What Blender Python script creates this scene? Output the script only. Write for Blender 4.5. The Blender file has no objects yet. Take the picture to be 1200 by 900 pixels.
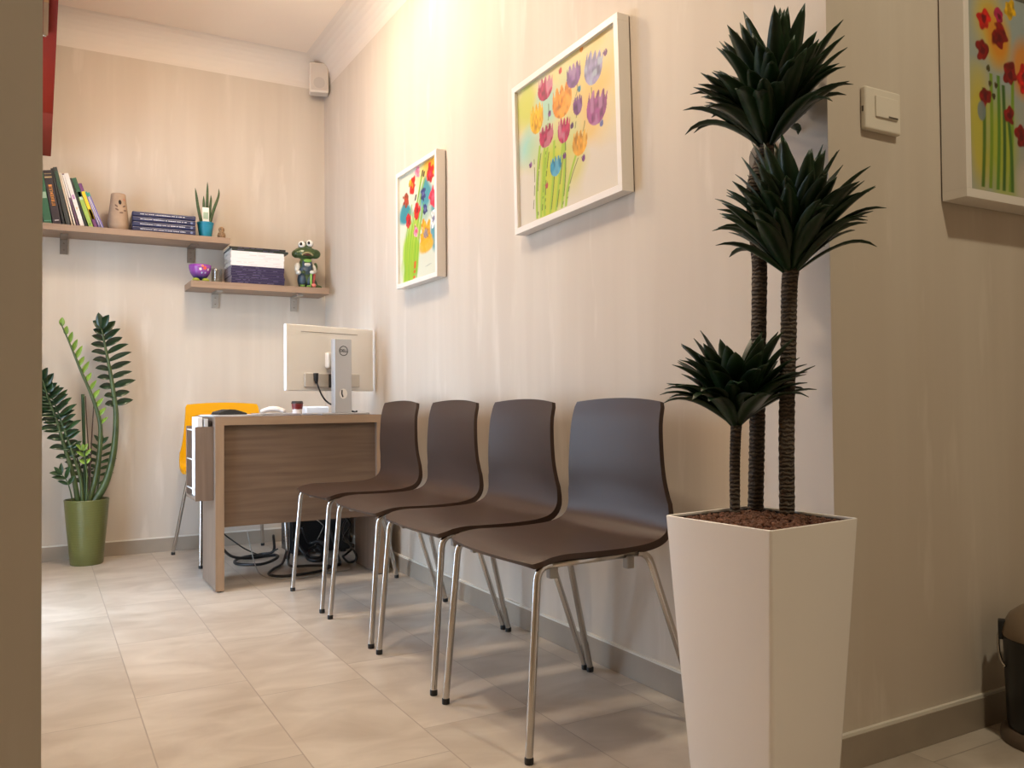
import bpy, bmesh, math, random
import numpy as np
from mathutils import Vector, Matrix, noise
PI = math.pi
random.seed(7)
sc = bpy.context.scene
COL = sc.collection

# ------------------------------------------------------------------ camera
FPX, YAW, PITCH, ROLL, EYE = 990.1, 0.510503, 0.020139, 0.008748, 0.81
fwd = Vector((math.sin(YAW) * math.cos(PITCH), math.cos(YAW) * math.cos(PITCH), math.sin(PITCH)))
rgt = Vector((math.cos(YAW), -math.sin(YAW), 0))
dwn = fwd.cross(rgt)
cr, sr = math.cos(ROLL), math.sin(ROLL)
R0 = cr * rgt + sr * dwn
D0 = -sr * rgt + cr * dwn
cam = bpy.data.objects.new('camera', bpy.data.cameras.new('camera'))
COL.objects.link(cam)
cam.data.lens = 36 * FPX / 1200
cam.data.sensor_width = 36
cam.data.clip_start = 0.02
m3 = Matrix((R0, -D0, -fwd)).transposed()
cam.matrix_world = Matrix.Translation((0, 0, EYE)) @ m3.to_4x4()
sc.camera = cam


def at(px, py, Y):
    """the point of the plane y = Y that the photo shows at a pixel"""
    d = R0 * ((px - 600) / FPX) + D0 * ((py - 450) / FPX) + fwd
    q = d * (Y / d.y)
    return Vector((q.x, q.y, q.z + EYE))


# ------------------------------------------------------------------ materials
MATS = {}


def new_mat(name):
    m = bpy.data.materials.new(name)
    m.use_nodes = True
    nt = m.node_tree
    b = nt.nodes['Principled BSDF']
    return m, nt, b


def mat(name, col, rough=0.5, metal=0.0, spec=0.5, coat=0.0, var=0.0, vscale=8.0, bump=0.0, bscale=60.0,
        stretch=(1, 1, 1), emit=None, estr=0.0, sub=0.0):
    if name in MATS:
        return MATS[name]
    m, nt, b = new_mat(name)
    b.inputs['Base Color'].default_value = (*col, 1)
    b.inputs['Roughness'].default_value = rough
    b.inputs['Metallic'].default_value = metal
    b.inputs['Specular IOR Level'].default_value = spec
    b.inputs['Coat Weight'].default_value = coat
    b.inputs['Coat Roughness'].default_value = 0.15
    if sub:
        b.inputs['Subsurface Weight'].default_value = sub
        b.inputs['Subsurface Radius'].default_value = (0.01, 0.01, 0.01)
    if var or bump:
        tc = nt.nodes.new('ShaderNodeTexCoord')
        mp = nt.nodes.new('ShaderNodeMapping')
        mp.inputs['Scale'].default_value = stretch
        nt.links.new(tc.outputs['Object'], mp.inputs['Vector'])
    if var:
        n = nt.nodes.new('ShaderNodeTexNoise')
        n.inputs['Scale'].default_value = vscale
        n.inputs['Detail'].default_value = 5
        nt.links.new(mp.outputs['Vector'], n.inputs['Vector'])
        r = nt.nodes.new('ShaderNodeValToRGB')
        r.color_ramp.elements[0].position = 0.3
        r.color_ramp.elements[1].position = 0.7
        r.color_ramp.elements[0].color = (*[max(0, c * (1 - var)) for c in col], 1)
        r.color_ramp.elements[1].color = (*[min(1, c * (1 + var)) for c in col], 1)
        nt.links.new(n.outputs['Fac'], r.inputs['Fac'])
        nt.links.new(r.outputs['Color'], b.inputs['Base Color'])
    if bump:
        n2 = nt.nodes.new('ShaderNodeTexNoise')
        n2.inputs['Scale'].default_value = bscale
        n2.inputs['Detail'].default_value = 3
        nt.links.new(mp.outputs['Vector'], n2.inputs['Vector'])
        bp = nt.nodes.new('ShaderNodeBump')
        bp.inputs['Strength'].default_value = bump
        bp.inputs['Distance'].default_value = 0.01
        nt.links.new(n2.outputs['Fac'], bp.inputs['Height'])
        nt.links.new(bp.outputs['Normal'], b.inputs['Normal'])
    if emit:
        b.inputs['Emission Color'].default_value = (*emit, 1)
        b.inputs['Emission Strength'].default_value = estr
    MATS[name] = m
    return m


def wallpaper():
    m, nt, b = new_mat('wallpaper')
    b.inputs['Roughness'].default_value = 0.62
    b.inputs['Specular IOR Level'].default_value = 0.3
    tc = nt.nodes.new('ShaderNodeTexCoord')

    def layer(sc3, scale, detail, lo, hi):
        mp = nt.nodes.new('ShaderNodeMapping')
        mp.inputs['Scale'].default_value = sc3
        n = nt.nodes.new('ShaderNodeTexNoise')
        n.inputs['Scale'].default_value = scale
        n.inputs['Detail'].default_value = detail
        mr = nt.nodes.new('ShaderNodeMapRange')
        mr.inputs['From Min'].default_value = lo
        mr.inputs['From Max'].default_value = hi
        nt.links.new(tc.outputs['Object'], mp.inputs['Vector'])
        nt.links.new(mp.outputs['Vector'], n.inputs['Vector'])
        nt.links.new(n.outputs['Fac'], mr.inputs['Value'])
        return mr.outputs['Result'], n.outputs['Fac']
    f1, _ = layer((1, 1, 0.10), 5.0, 3, 0.38, 0.62)
    f2, h2 = layer((1, 1, 0.05), 28.0, 4, 0.35, 0.7)
    f3, _ = layer((1, 1, 0.16), 13.0, 6, 0.60, 0.72)

    def mix(fac, a, c):
        x = nt.nodes.new('ShaderNodeMix')
        x.data_type = 'RGBA'
        nt.links.new(fac, x.inputs['Factor'])
        for s, v in ((x.inputs['A'], a), (x.inputs['B'], c)):
            if isinstance(v, tuple):
                s.default_value = (*v, 1)
            else:
                nt.links.new(v, s)
        return x.outputs['Result']
    c1 = mix(f1, (0.57, 0.495, 0.41), (0.62, 0.55, 0.465))
    half = nt.nodes.new('ShaderNodeMath')
    half.operation = 'MULTIPLY'
    half.inputs[1].default_value = 0.35
    nt.links.new(f2, half.inputs[0])
    c2 = mix(half.outputs[0], c1, (0.55, 0.48, 0.405))
    h3 = nt.nodes.new('ShaderNodeMath')
    h3.operation = 'MULTIPLY'
    h3.inputs[1].default_value = 0.42
    nt.links.new(f3, h3.inputs[0])
    c3 = mix(h3.outputs[0], c2, (0.73, 0.66, 0.58))
    nt.links.new(c3, b.inputs['Base Color'])
    bp = nt.nodes.new('ShaderNodeBump')
    bp.inputs['Strength'].default_value = 0.08
    bp.inputs['Distance'].default_value = 0.004
    nt.links.new(h2, bp.inputs['Height'])
    nt.links.new(bp.outputs['Normal'], b.inputs['Normal'])
    return m


def floor_tiles():
    m, nt, b = new_mat('floor_tiles')
    N, Lk = nt.nodes, nt.links

    def math_(op, a, c=None):
        x = N.new('ShaderNodeMath')
        x.operation = op
        for i, v in enumerate((a, c)):
            if v is None:
                continue
            if isinstance(v, (int, float)):
                x.inputs[i].default_value = v
            else:
                Lk.new(v, x.inputs[i])
        return x.outputs[0]
    tc = N.new('ShaderNodeTexCoord')
    sp = N.new('ShaderNodeSeparateXYZ')
    Lk.new(tc.outputs['Object'], sp.inputs[0])
    u = math_('DIVIDE', math_('SUBTRACT', sp.outputs[0], 0.233), 0.3005)
    iu = math_('FLOOR', u)
    par = math_('FLOORED_MODULO', iu, 2.0)
    v = math_('DIVIDE', math_('ADD', math_('SUBTRACT', sp.outputs[1], 2.552), math_('MULTIPLY', par, 0.154)), 0.6)
    iv = math_('FLOOR', v)
    fu = math_('MULTIPLY', math_('ABSOLUTE', math_('SUBTRACT', math_('FRACT', math_('ADD', u, 0.5)), 0.5)), 0.3005)
    fv = math_('MULTIPLY', math_('ABSOLUTE', math_('SUBTRACT', math_('FRACT', math_('ADD', v, 0.5)), 0.5)), 0.6)
    d = math_('MINIMUM', fu, fv)
    mr = N.new('ShaderNodeMapRange')
    mr.inputs['From Min'].default_value = 0.0010
    mr.inputs['From Max'].default_value = 0.0022
    Lk.new(d, mr.inputs['Value'])
    cb = N.new('ShaderNodeCombineXYZ')
    Lk.new(iu, cb.inputs[0])
    Lk.new(iv, cb.inputs[1])
    wn = N.new('ShaderNodeTexWhiteNoise')
    wn.noise_dimensions = '2D'
    Lk.new(cb.outputs[0], wn.inputs['Vector'])
    # veining inside each tile, shifted per tile
    add = N.new('ShaderNodeVectorMath')
    add.operation = 'MULTIPLY_ADD'
    Lk.new(wn.outputs['Color'], add.inputs[0])
    add.inputs[1].default_value = (7, 7, 7)
    Lk.new(tc.outputs['Object'], add.inputs[2])
    mp = N.new('ShaderNodeMapping')
    mp.inputs['Scale'].default_value = (1.0, 1.7, 1)
    mp.inputs['Rotation'].default_value = (0, 0, 0.5)
    Lk.new(add.outputs[0], mp.inputs['Vector'])
    n1 = N.new('ShaderNodeTexNoise')
    n1.inputs['Scale'].default_value = 4.2
    n1.inputs['Detail'].default_value = 6
    n1.inputs['Distortion'].default_value = 0.8
    Lk.new(mp.outputs['Vector'], n1.inputs['Vector'])
    rp = N.new('ShaderNodeValToRGB')
    e = rp.color_ramp.elements
    e[0].position, e[0].color = 0.30, (0.43, 0.36, 0.29, 1)
    e[1].position, e[1].color = 0.70, (0.585, 0.515, 0.435, 1)
    Lk.new(n1.outputs['Fac'], rp.inputs['Fac'])
    hs = N.new('ShaderNodeHueSaturation')
    Lk.new(rp.outputs['Color'], hs.inputs['Color'])
    Lk.new(math_('ADD', math_('MULTIPLY', wn.outputs['Value'], 0.10), 0.95), hs.inputs['Value'])
    mx = N.new('ShaderNodeMix')
    mx.data_type = 'RGBA'
    Lk.new(mr.outputs['Result'], mx.inputs['Factor'])
    mx.inputs['A'].default_value = (0.36, 0.30, 0.245, 1)
    Lk.new(hs.outputs['Color'], mx.inputs['B'])
    Lk.new(mx.outputs['Result'], b.inputs['Base Color'])
    b.inputs['Roughness'].default_value = 0.33
    b.inputs['Specular IOR Level'].default_value = 0.45
    bp = N.new('ShaderNodeBump')
    bp.inputs['Strength'].default_value = 0.25
    bp.inputs['Distance'].default_value = 0.002
    Lk.new(mr.outputs['Result'], bp.inputs['Height'])
    Lk.new(bp.outputs['Normal'], b.inputs['Normal'])
    return m


def wood(name, c0, c1, axis=0, scale=1.0, rough=0.45):
    """laminate with the grain running along one axis"""
    m, nt, b = new_mat(name)
    tc = nt.nodes.new('ShaderNodeTexCoord')
    mp = nt.nodes.new('ShaderNodeMapping')
    s = [30 * scale] * 3
    s[axis] = 1.6 * scale
    mp.inputs['Scale'].default_value = s
    n = nt.nodes.new('ShaderNodeTexNoise')
    n.inputs['Scale'].default_value = 1.6
    n.inputs['Detail'].default_value = 7
    n.inputs['Distortion'].default_value = 0.6
    r = nt.nodes.new('ShaderNodeValToRGB')
    r.color_ramp.elements[0].position = 0.3
    r.color_ramp.elements[1].position = 0.72
    r.color_ramp.elements[0].color = (*c0, 1)
    r.color_ramp.elements[1].color = (*c1, 1)
    nt.links.new(tc.outputs['Object'], mp.inputs['Vector'])
    nt.links.new(mp.outputs['Vector'], n.inputs['Vector'])
    nt.links.new(n.outputs['Fac'], r.inputs['Fac'])
    nt.links.new(r.outputs['Color'], b.inputs['Base Color'])
    b.inputs['Roughness'].default_value = rough
    return m


def painted():
    m, nt, b = new_mat('painted_canvas')
    a = nt.nodes.new('ShaderNodeVertexColor')
    a.layer_name = 'paint'
    n = nt.nodes.new('ShaderNodeTexNoise')
    n.inputs['Scale'].default_value = 220
    bp = nt.nodes.new('ShaderNodeBump')
    bp.inputs['Strength'].default_value = 0.15
    bp.inputs['Distance'].default_value = 0.002
    nt.links.new(n.outputs['Fac'], bp.inputs['Height'])
    nt.links.new(bp.outputs['Normal'], b.inputs['Normal'])
    nt.links.new(a.outputs['Color'], b.inputs['Base Color'])
    b.inputs['Roughness'].default_value = 0.5
    return m


def glass_mat(name, tint=(0.95, 0.97, 0.96), fac=0.12):
    m = bpy.data.materials.new(name)
    m.use_nodes = True
    nt = m.node_tree
    nt.nodes.remove(nt.nodes['Principled BSDF'])
    t = nt.nodes.new('ShaderNodeBsdfTransparent')
    t.inputs['Color'].default_value = (*tint, 1)
    g = nt.nodes.new('ShaderNodeBsdfGlossy')
    g.inputs['Roughness'].default_value = 0.03
    x = nt.nodes.new('ShaderNodeMixShader')
    x.inputs['Fac'].default_value = fac
    nt.links.new(t.outputs[0], x.inputs[1])
    nt.links.new(g.outputs[0], x.inputs[2])
    nt.links.new(x.outputs[0], nt.nodes['Material Output'].inputs['Surface'])
    return m


def trunk_mat():
    m, nt, b = new_mat('ringed_bark')
    tc = nt.nodes.new('ShaderNodeTexCoord')
    w = nt.nodes.new('ShaderNodeTexWave')
    w.bands_direction = 'Z'
    w.inputs['Scale'].default_value = 36
    w.inputs['Distortion'].default_value = 5
    w.inputs['Detail'].default_value = 3
    w.inputs['Detail Scale'].default_value = 2.5
    r = nt.nodes.new('ShaderNodeValToRGB')
    r.color_ramp.elements[0].color = (0.040, 0.030, 0.023, 1)
    r.color_ramp.elements[1].color = (0.125, 0.095, 0.068, 1)
    r.color_ramp.elements[0].position = 0.15
    bp = nt.nodes.new('ShaderNodeBump')
    bp.inputs['Strength'].default_value = 0.8
    bp.inputs['Distance'].default_value = 0.006
    nt.links.new(tc.outputs['Object'], w.inputs['Vector'])
    nt.links.new(w.outputs['Fac'], r.inputs['Fac'])
    nt.links.new(r.outputs['Color'], b.inputs['Base Color'])
    nt.links.new(w.outputs['Fac'], bp.inputs['Height'])
    nt.links.new(bp.outputs['Normal'], b.inputs['Normal'])
    b.inputs['Roughness'].default_value = 0.85
    return m


WALL = wallpaper()
FLOOR = floor_tiles()
CANVAS = painted()
DESK_H = wood('desk_laminate', (0.140, 0.090, 0.060), (0.205, 0.140, 0.096), 0)
DESK_V = wood('desk_laminate_upright', (0.165, 0.112, 0.080), (0.235, 0.167, 0.122), 2)
DESK_E = wood('desk_edge_band', (0.32, 0.215, 0.138), (0.39, 0.27, 0.175), 0)
DESK_EV = wood('desk_edge_band_upright', (0.32, 0.215, 0.138), (0.39, 0.27, 0.175), 2)
SHELF = wood('shelf_laminate', (0.25, 0.165, 0.11), (0.33, 0.225, 0.155), 0)
BARK = trunk_mat()
white_paint = mat('white_paint', (0.72, 0.655, 0.585), 0.6)
ceil_paint = mat('ceiling_paint', (0.84, 0.745, 0.64), 0.7)
strip_paper = mat('plain_wallpaper', (0.59, 0.525, 0.455), 0.6, var=0.04, vscale=3, stretch=(1, 1, 0.1))
skirt = mat('skirting_tile', (0.34, 0.285, 0.225), 0.4, var=0.10, vscale=5, stretch=(1, 1, 1))
pale_line = mat('skirting_top_line', (0.72, 0.68, 0.60), 0.6)
chrome = mat('chrome', (0.52, 0.50, 0.475), 0.16, metal=1.0)
rubber = mat('black_rubber', (0.012, 0.012, 0.012), 0.6)
shell_brown = mat('brown_polymer', (0.047, 0.0255, 0.0165), 0.42, spec=0.36, bump=0.03, bscale=500)
shell_yellow = mat('yellow_polymer', (0.72, 0.335, 0.002), 0.5, spec=0.15)
lug_grey = mat('grey_polymer', (0.30, 0.28, 0.25), 0.5)
black_plastic = mat('black_plastic', (0.012, 0.012, 0.013), 0.4)
black_matte = mat('black_matte', (0.014, 0.014, 0.015), 0.55)
white_plastic = mat('white_plastic', (0.80, 0.78, 0.75), 0.35)
silver = mat('silver_plastic', (0.50, 0.50, 0.51), 0.35, metal=0.35)
frame_white = mat('white_lacquer', (0.76, 0.71, 0.65), 0.4)
frame_back = mat('frame_backing', (0.10, 0.07, 0.05), 0.8)
paper = mat('white_paper', (0.85, 0.86, 0.88), 0.7)

# ------------------------------------------------------------------ object helpers


def link(o, parent=None):
    COL.objects.link(o)
    if parent is not None:
        o.parent = parent
    return o


def obj(name, bm, m, parent=None, smooth=False, loc=None, bevel=0.0, seg=2, auto=None):
    me = bpy.data.meshes.new(name)
    bmesh.ops.recalc_face_normals(bm, faces=bm.faces)
    bm.to_mesh(me)
    bm.free()
    for k in (m if isinstance(m, (list, tuple)) else [m]):
        me.materials.append(k)
    if smooth:
        for p in me.polygons:
            p.use_smooth = True
    o = bpy.data.objects.new(name, me)
    if loc is not None:
        o.location = loc
    link(o, parent)
    if bevel:
        md = o.modifiers.new('bevel', 'BEVEL')
        md.width = bevel
        md.segments = seg
        md.limit_method = 'ANGLE'
    if smooth and auto:
        me.set_sharp_from_angle(angle=auto)
    return o


def tag(o, label=None, cat=None, group=None, kind=None):
    for k, v in (('label', label), ('category', cat), ('group', group), ('kind', kind)):
        if v:
            o[k] = v
    return o


def thing(name, label, cat, loc=(0, 0, 0), rz=0.0, group=None):
    o = bpy.data.objects.new(name, None)
    o.empty_display_size = 0.05
    o.location = loc
    o.rotation_euler = (0, 0, rz)
    link(o)
    return tag(o, label, cat, group)


def struct(o):
    o['kind'] = 'structure'
    return o


def B():
    return bmesh.new()


def box(bm, x0, x1, y0, y1, z0, z1, mi=0, mtx=None):
    vs = [bm.verts.new((x, y, z)) for z in (z0, z1) for y in (y0, y1) for x in (x0, x1)]
    if mtx is not None:
        for v in vs:
            v.co = mtx @ v.co
    for f in ((0, 2, 3, 1), (4, 5, 7, 6), (0, 1, 5, 4), (2, 6, 7, 3), (0, 4, 6, 2), (1, 3, 7, 5)):
        bm.faces.new([vs[i] for i in f]).material_index = mi
    return vs


def bx(*a, mtx=None):
    bm = B()
    box(bm, *a, mtx=mtx)
    return bm


def tube(bm, pts, r, n=10, cap=True, mi=0):
    pts = [Vector(p) for p in pts]
    rs = r if isinstance(r, (list, tuple)) else [r] * len(pts)
    t0 = (pts[1] - pts[0]).normalized()
    up = Vector((0, 0, 1)) if abs(t0.z) < 0.9 else Vector((1, 0, 0))
    nrm = t0.cross(up).normalized()
    rings = []
    for i, p in enumerate(pts):
        a = pts[max(i - 1, 0)]
        c = pts[min(i + 1, len(pts) - 1)]
        t = (c - a).normalized()
        nrm = (nrm - t * nrm.dot(t)).normalized()
        bi = t.cross(nrm)
        rings.append([bm.verts.new(p + (nrm * math.cos(2 * PI * k / n) + bi * math.sin(2 * PI * k / n)) * rs[i]) for k in range(n)])
    for a, c in zip(rings, rings[1:]):
        for k in range(n):
            bm.faces.new((a[k], a[(k + 1) % n], c[(k + 1) % n], c[k])).material_index = mi
    if cap:
        bm.faces.new(rings[0][::-1]).material_index = mi
        bm.faces.new(rings[-1]).material_index = mi
    return bm


def lathe(bm, prof, n=40, cx=0, cy=0, mi=0, sx=1, sy=1):
    rings = []
    for r, z in prof:
        if r < 1e-6:
            rings.append([bm.verts.new((cx, cy, z))])
        else:
            rings.append([bm.verts.new((cx + r * sx * math.cos(2 * PI * k / n), cy + r * sy * math.sin(2 * PI * k / n), z)) for k in range(n)])
    for a, c in zip(rings, rings[1:]):
        for k in range(n):
            q = [a[k % len(a)], a[(k + 1) % len(a)], c[(k + 1) % len(c)], c[k % len(c)]]
            u = []
            for w in q:
                if w not in u:
                    u.append(w)
            if len(u) > 2:
                bm.faces.new(u).material_index = mi
    return bm


def ball(bm, c, r, mi=0, seg=16, rot=None):
    r = r if isinstance(r, (list, tuple)) else (r, r, r)
    mt = Matrix.Translation(c)
    if rot is not None:
        mt = mt @ rot
    mt = mt @ Matrix.Diagonal((*r, 1))
    g = bmesh.ops.create_uvsphere(bm, u_segments=seg, v_segments=max(8, seg // 2), radius=1, matrix=mt)
    for v in g['verts']:
        for f in v.link_faces:
            f.material_index = mi
    return bm


def smooth_path(pts, k=6):
    """Catmull-Rom through the points"""
    p = [Vector(q) for q in pts]
    p = [p[0] * 2 - p[1]] + p + [p[-1] * 2 - p[-2]]
    out = []
    for i in range(1, len(p) - 2):
        for j in range(k):
            t = j / k
            a, b, c, d = p[i - 1], p[i], p[i + 1], p[i + 2]
            out.append(0.5 * ((2 * b) + (c - a) * t + (2 * a - 5 * b + 4 * c - d) * t * t + (3 * b - 3 * c + d - a) * t ** 3))
    out.append(p[-2].copy())
    return out


def text(name, s, size, m, parent, mtx, extrude=0.0002, sx=1.0):
    cu = bpy.data.curves.new(name, 'FONT')
    cu.body = s
    cu.size = size
    cu.extrude = extrude
    cu.offset = size * 0.03
    cu.align_x = 'CENTER'
    cu.align_y = 'CENTER'
    cu.materials.append(m)
    tmp_ = bpy.data.objects.new(name, cu)
    COL.objects.link(tmp_)
    bpy.context.view_layer.update()
    me = bpy.data.meshes.new_from_object(tmp_.evaluated_get(bpy.context.evaluated_depsgraph_get()))
    bpy.data.objects.remove(tmp_)
    me.materials.clear()
    me.materials.append(m)
    o = bpy.data.objects.new(name, me)
    link(o, parent)
    o.matrix_local = mtx @ Matrix.Diagonal((sx, 1, 1, 1))
    return o


def copy_tree(o, parent=None):
    c = o.copy()
    COL.objects.link(c)
    c.parent = parent
    for ch in list(o.children):
        copy_tree(ch, c)
    return c


# ------------------------------------------------------------------ room shell
W, BY, HY, CZ, CV = 1.512, 5.010, 1.268, 2.860, 2.705
LX = -0.42
struct(obj('floor', bx(-1.6, 3.8, -1.9, 5.2, -0.08, 0), FLOOR))
struct(obj('ceiling', bx(-1.6, 3.8, -1.9, 5.2, CZ, CZ + 0.1), ceil_paint))
struct(obj('wall_right', bx(W, W + 0.12, HY, BY, 0, CZ), WALL))
struct(obj('wall_back', bx(LX - 0.12, W + 0.12, BY, BY + 0.12, 0, CZ), WALL))
struct(obj('wall_hall', bx(W + 0.12, 3.7, HY, HY + 0.12, 0, CZ), WALL))
struct(obj('wall_near', bx(-1.5, 0.0025, 0.90, 1.03, 0, CZ), WALL))
struct(obj('wall_front', bx(-1.5, 3.7, -1.82, -1.7, 0, CZ), WALL))
struct(obj('wall_far_right', bx(3.6, 3.7, -1.7, HY, 0, CZ), WALL))
struct(obj('wall_far_left', bx(-1.5, -1.4, -1.7, 0.9, 0, CZ), WALL))
# left wall with the glazed balcony door that lets the daylight in
WY0, WY1, WZ1 = 3.15, 4.20, 2.00
bm = B()
box(bm, LX - 0.12, LX, 1.03, WY0, 0, CZ)
box(bm, LX - 0.12, LX, WY1, BY, 0, CZ)
box(bm, LX - 0.12, LX, WY0, WY1, WZ1, CZ)
struct(obj('wall_left', bm, WALL))
bm = B()
for y0, y1 in ((WY0, WY0 + 0.06), (WY1 - 0.06, WY1), ((WY0 + WY1) / 2 - 0.03, (WY0 + WY1) / 2 + 0.03)):
    box(bm, LX - 0.09, LX - 0.03, y0, y1, 0, WZ1)
box(bm, LX - 0.09, LX - 0.03, WY0 + 0.06, WY1 - 0.06, WZ1 - 0.06, WZ1)
box(bm, LX - 0.09, LX - 0.03, WY0 + 0.06, WY1 - 0.06, 0, 0.06)
win = struct(obj('window_1', bm, white_plastic))
obj('pane', bx(LX - 0.065, LX - 0.06, WY0 + 0.06, WY1 - 0.06, 0.06, WZ1 - 0.06), glass_mat('window_glass', (0.98, 0.99, 1), 0.04), win)


def cove(name, p0, p1, inward):
    """white quarter-round between wall and ceiling, its straight foot at CV"""
    bm = B()
    prof = [(0.0, CV)] + [(0.15 - 0.15 * math.cos(a), CV + 0.006 + (CZ - 0.001 - CV - 0.006) * math.sin(a)) for a in np.linspace(0, PI / 2, 9)] + [(0.0, CZ - 0.001)]
    prof[0] = (0.001, CV)
    rings = []
    for p in (p0, p1):
        rings.append([bm.verts.new((p[0] + inward[0] * d, p[1] + inward[1] * d, z)) for d, z in prof])
    n = len(prof)
    for k in range(n):
        bm.faces.new((rings[0][k], rings[0][(k + 1) % n], rings[1][(k + 1) % n], rings[1][k]))
    bm.faces.new(rings[0])
    bm.faces.new(rings[1][::-1])
    return struct(obj(name, bm, white_paint))


cove('trim_1', (LX, BY), (W, BY), (0, -1))
cove('trim_2', (W, BY - 0.001), (W, HY), (-1, 0))
struct(obj('trim_3', bx(W - 0.0012, W, HY + 0.0, HY + 0.215, 0.08, CV), strip_paper))


def base(name, x0, x1, y0, y1, edge, joints):
    b_ = struct(obj(name, bx(x0, x1, y0, y1, 0, 0.074), skirt, bevel=0.001))
    bm = B()
    box(bm, *edge, 0.074, 0.081)
    obj('top_line', bm, pale_line, b_)  # paler line along the top edge of the skirting
    return b_


base('baseboard_back', LX, W - 0.011, BY - 0.011, BY, (LX, W - 0.012, BY - 0.009, BY), 0)
base('baseboard_right', W - 0.011, W, HY - 0.011, BY, (W - 0.009, W, HY - 0.009, BY), 0)
base('baseboard_hall', W, 3.6, HY - 0.011, HY, (W, 3.6, HY - 0.009, HY), 0)

# ------------------------------------------------------------------ chairs
# profile of the shell's side edge: (y forward, z), from the top of the back to the front lip
PROF = [(-0.196, 0.806), (-0.183, 0.75), (-0.179, 0.68), (-0.180, 0.615), (-0.187, 0.55), (-0.186, 0.503), (-0.165, 0.474),
        (-0.120, 0.461), (-0.06, 0.457), (0.0, 0.456), (0.06, 0.457), (0.115, 0.458), (0.155, 0.454), (0.180, 0.447), (0.197, 0.440)]


def shell_bm():
    path = smooth_path([(0, y, z) for y, z in PROF], 4)
    n = len(path)
    NU = 18
    bm = B()
    top, bot = [], []
    for i, p in enumerate(path):
        a, c = path[max(i - 1, 0)], path[min(i + 1, n - 1)]
        t = (c - a).normalized()
        nr = Vector((0, -t.z, t.y))
        if nr.z < 0 and nr.y < 0:
            nr = -nr
        nr = Vector((0, -t.z, t.y))  # seat: up, back: forward
        f = i / (n - 1)
        z = p.z
        if z > 0.55:
            hw = 0.2245 + (0.193 - 0.2245) * ((z - 0.55) / 0.256) ** 0.62
        else:
            hw = 0.2245 + 0.002 * min(1, (0.55 - z) / 0.07)
        if z > 0.796:
            hw -= 0.006 * ((z - 0.796) / 0.010) ** 2
        if p.y > 0.17:
            hw -= 0.016 * ((p.y - 0.17) / 0.027) ** 2
        back = min(1, max(0, (z - 0.47) / 0.12))
        rt, rb = [], []
        for k in range(NU + 1):
            s = -1 + 2 * k / NU
            q = Vector((s * hw, p.y, p.z))
            e = 1 - s * s
            q.y -= 0.014 * e * back                 # dished back
            if z > 0.62:
                q.z += 0.010 * e * ((z - 0.62) / 0.186) ** 2
            if z < 0.47:
                q.z -= 0.006 * e * (1 - max(0, (p.y - 0.13) / 0.07) if p.y > 0.13 else 1)
                if p.y > 0.10:
                    w_ = ((p.y - 0.10) / 0.097) ** 2
                    q.y += 0.018 * e * w_
            th = 0.0085 + 0.0045 * abs(s) ** 6
            bend = math.exp(-((z - 0.48) / 0.05) ** 2) * (1 if p.y < -0.1 else 0)
            th += 0.006 * bend * abs(s) ** 4
            rt.append(bm.verts.new(q + nr * 0.0))
            rb.append(bm.verts.new(q - nr * th))
        top.append(rt)
        bot.append(rb)
    for i in range(n - 1):
        for k in range(NU):
            bm.faces.new((top[i][k], top[i][k + 1], top[i + 1][k + 1], top[i + 1][k]))
            bm.faces.new((bot[i][k], bot[i + 1][k], bot[i + 1][k + 1], bot[i][k + 1]))
        for k in (0, NU):
            bm.faces.new((top[i][k], top[i + 1][k], bot[i + 1][k], bot[i][k]))
    for i in (0, n - 1):
        for k in range(NU):
            bm.faces.new((top[i][k], top[i][k + 1], bot[i][k + 1], bot[i][k]))
    return bm


def arc(p0, p1, p2, r, n=5):
    """rounded corner at p1"""
    p0, p1, p2 = Vector(p0), Vector(p1), Vector(p2)
    a, c = (p0 - p1).normalized(), (p2 - p1).normalized()
    out = []
    for i in range(n + 1):
        t = i / n
        out.append((1 - t) ** 2 * (p1 + a * r) + 2 * t * (1 - t) * p1 + t * t * (p1 + c * r))
    return out


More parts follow.
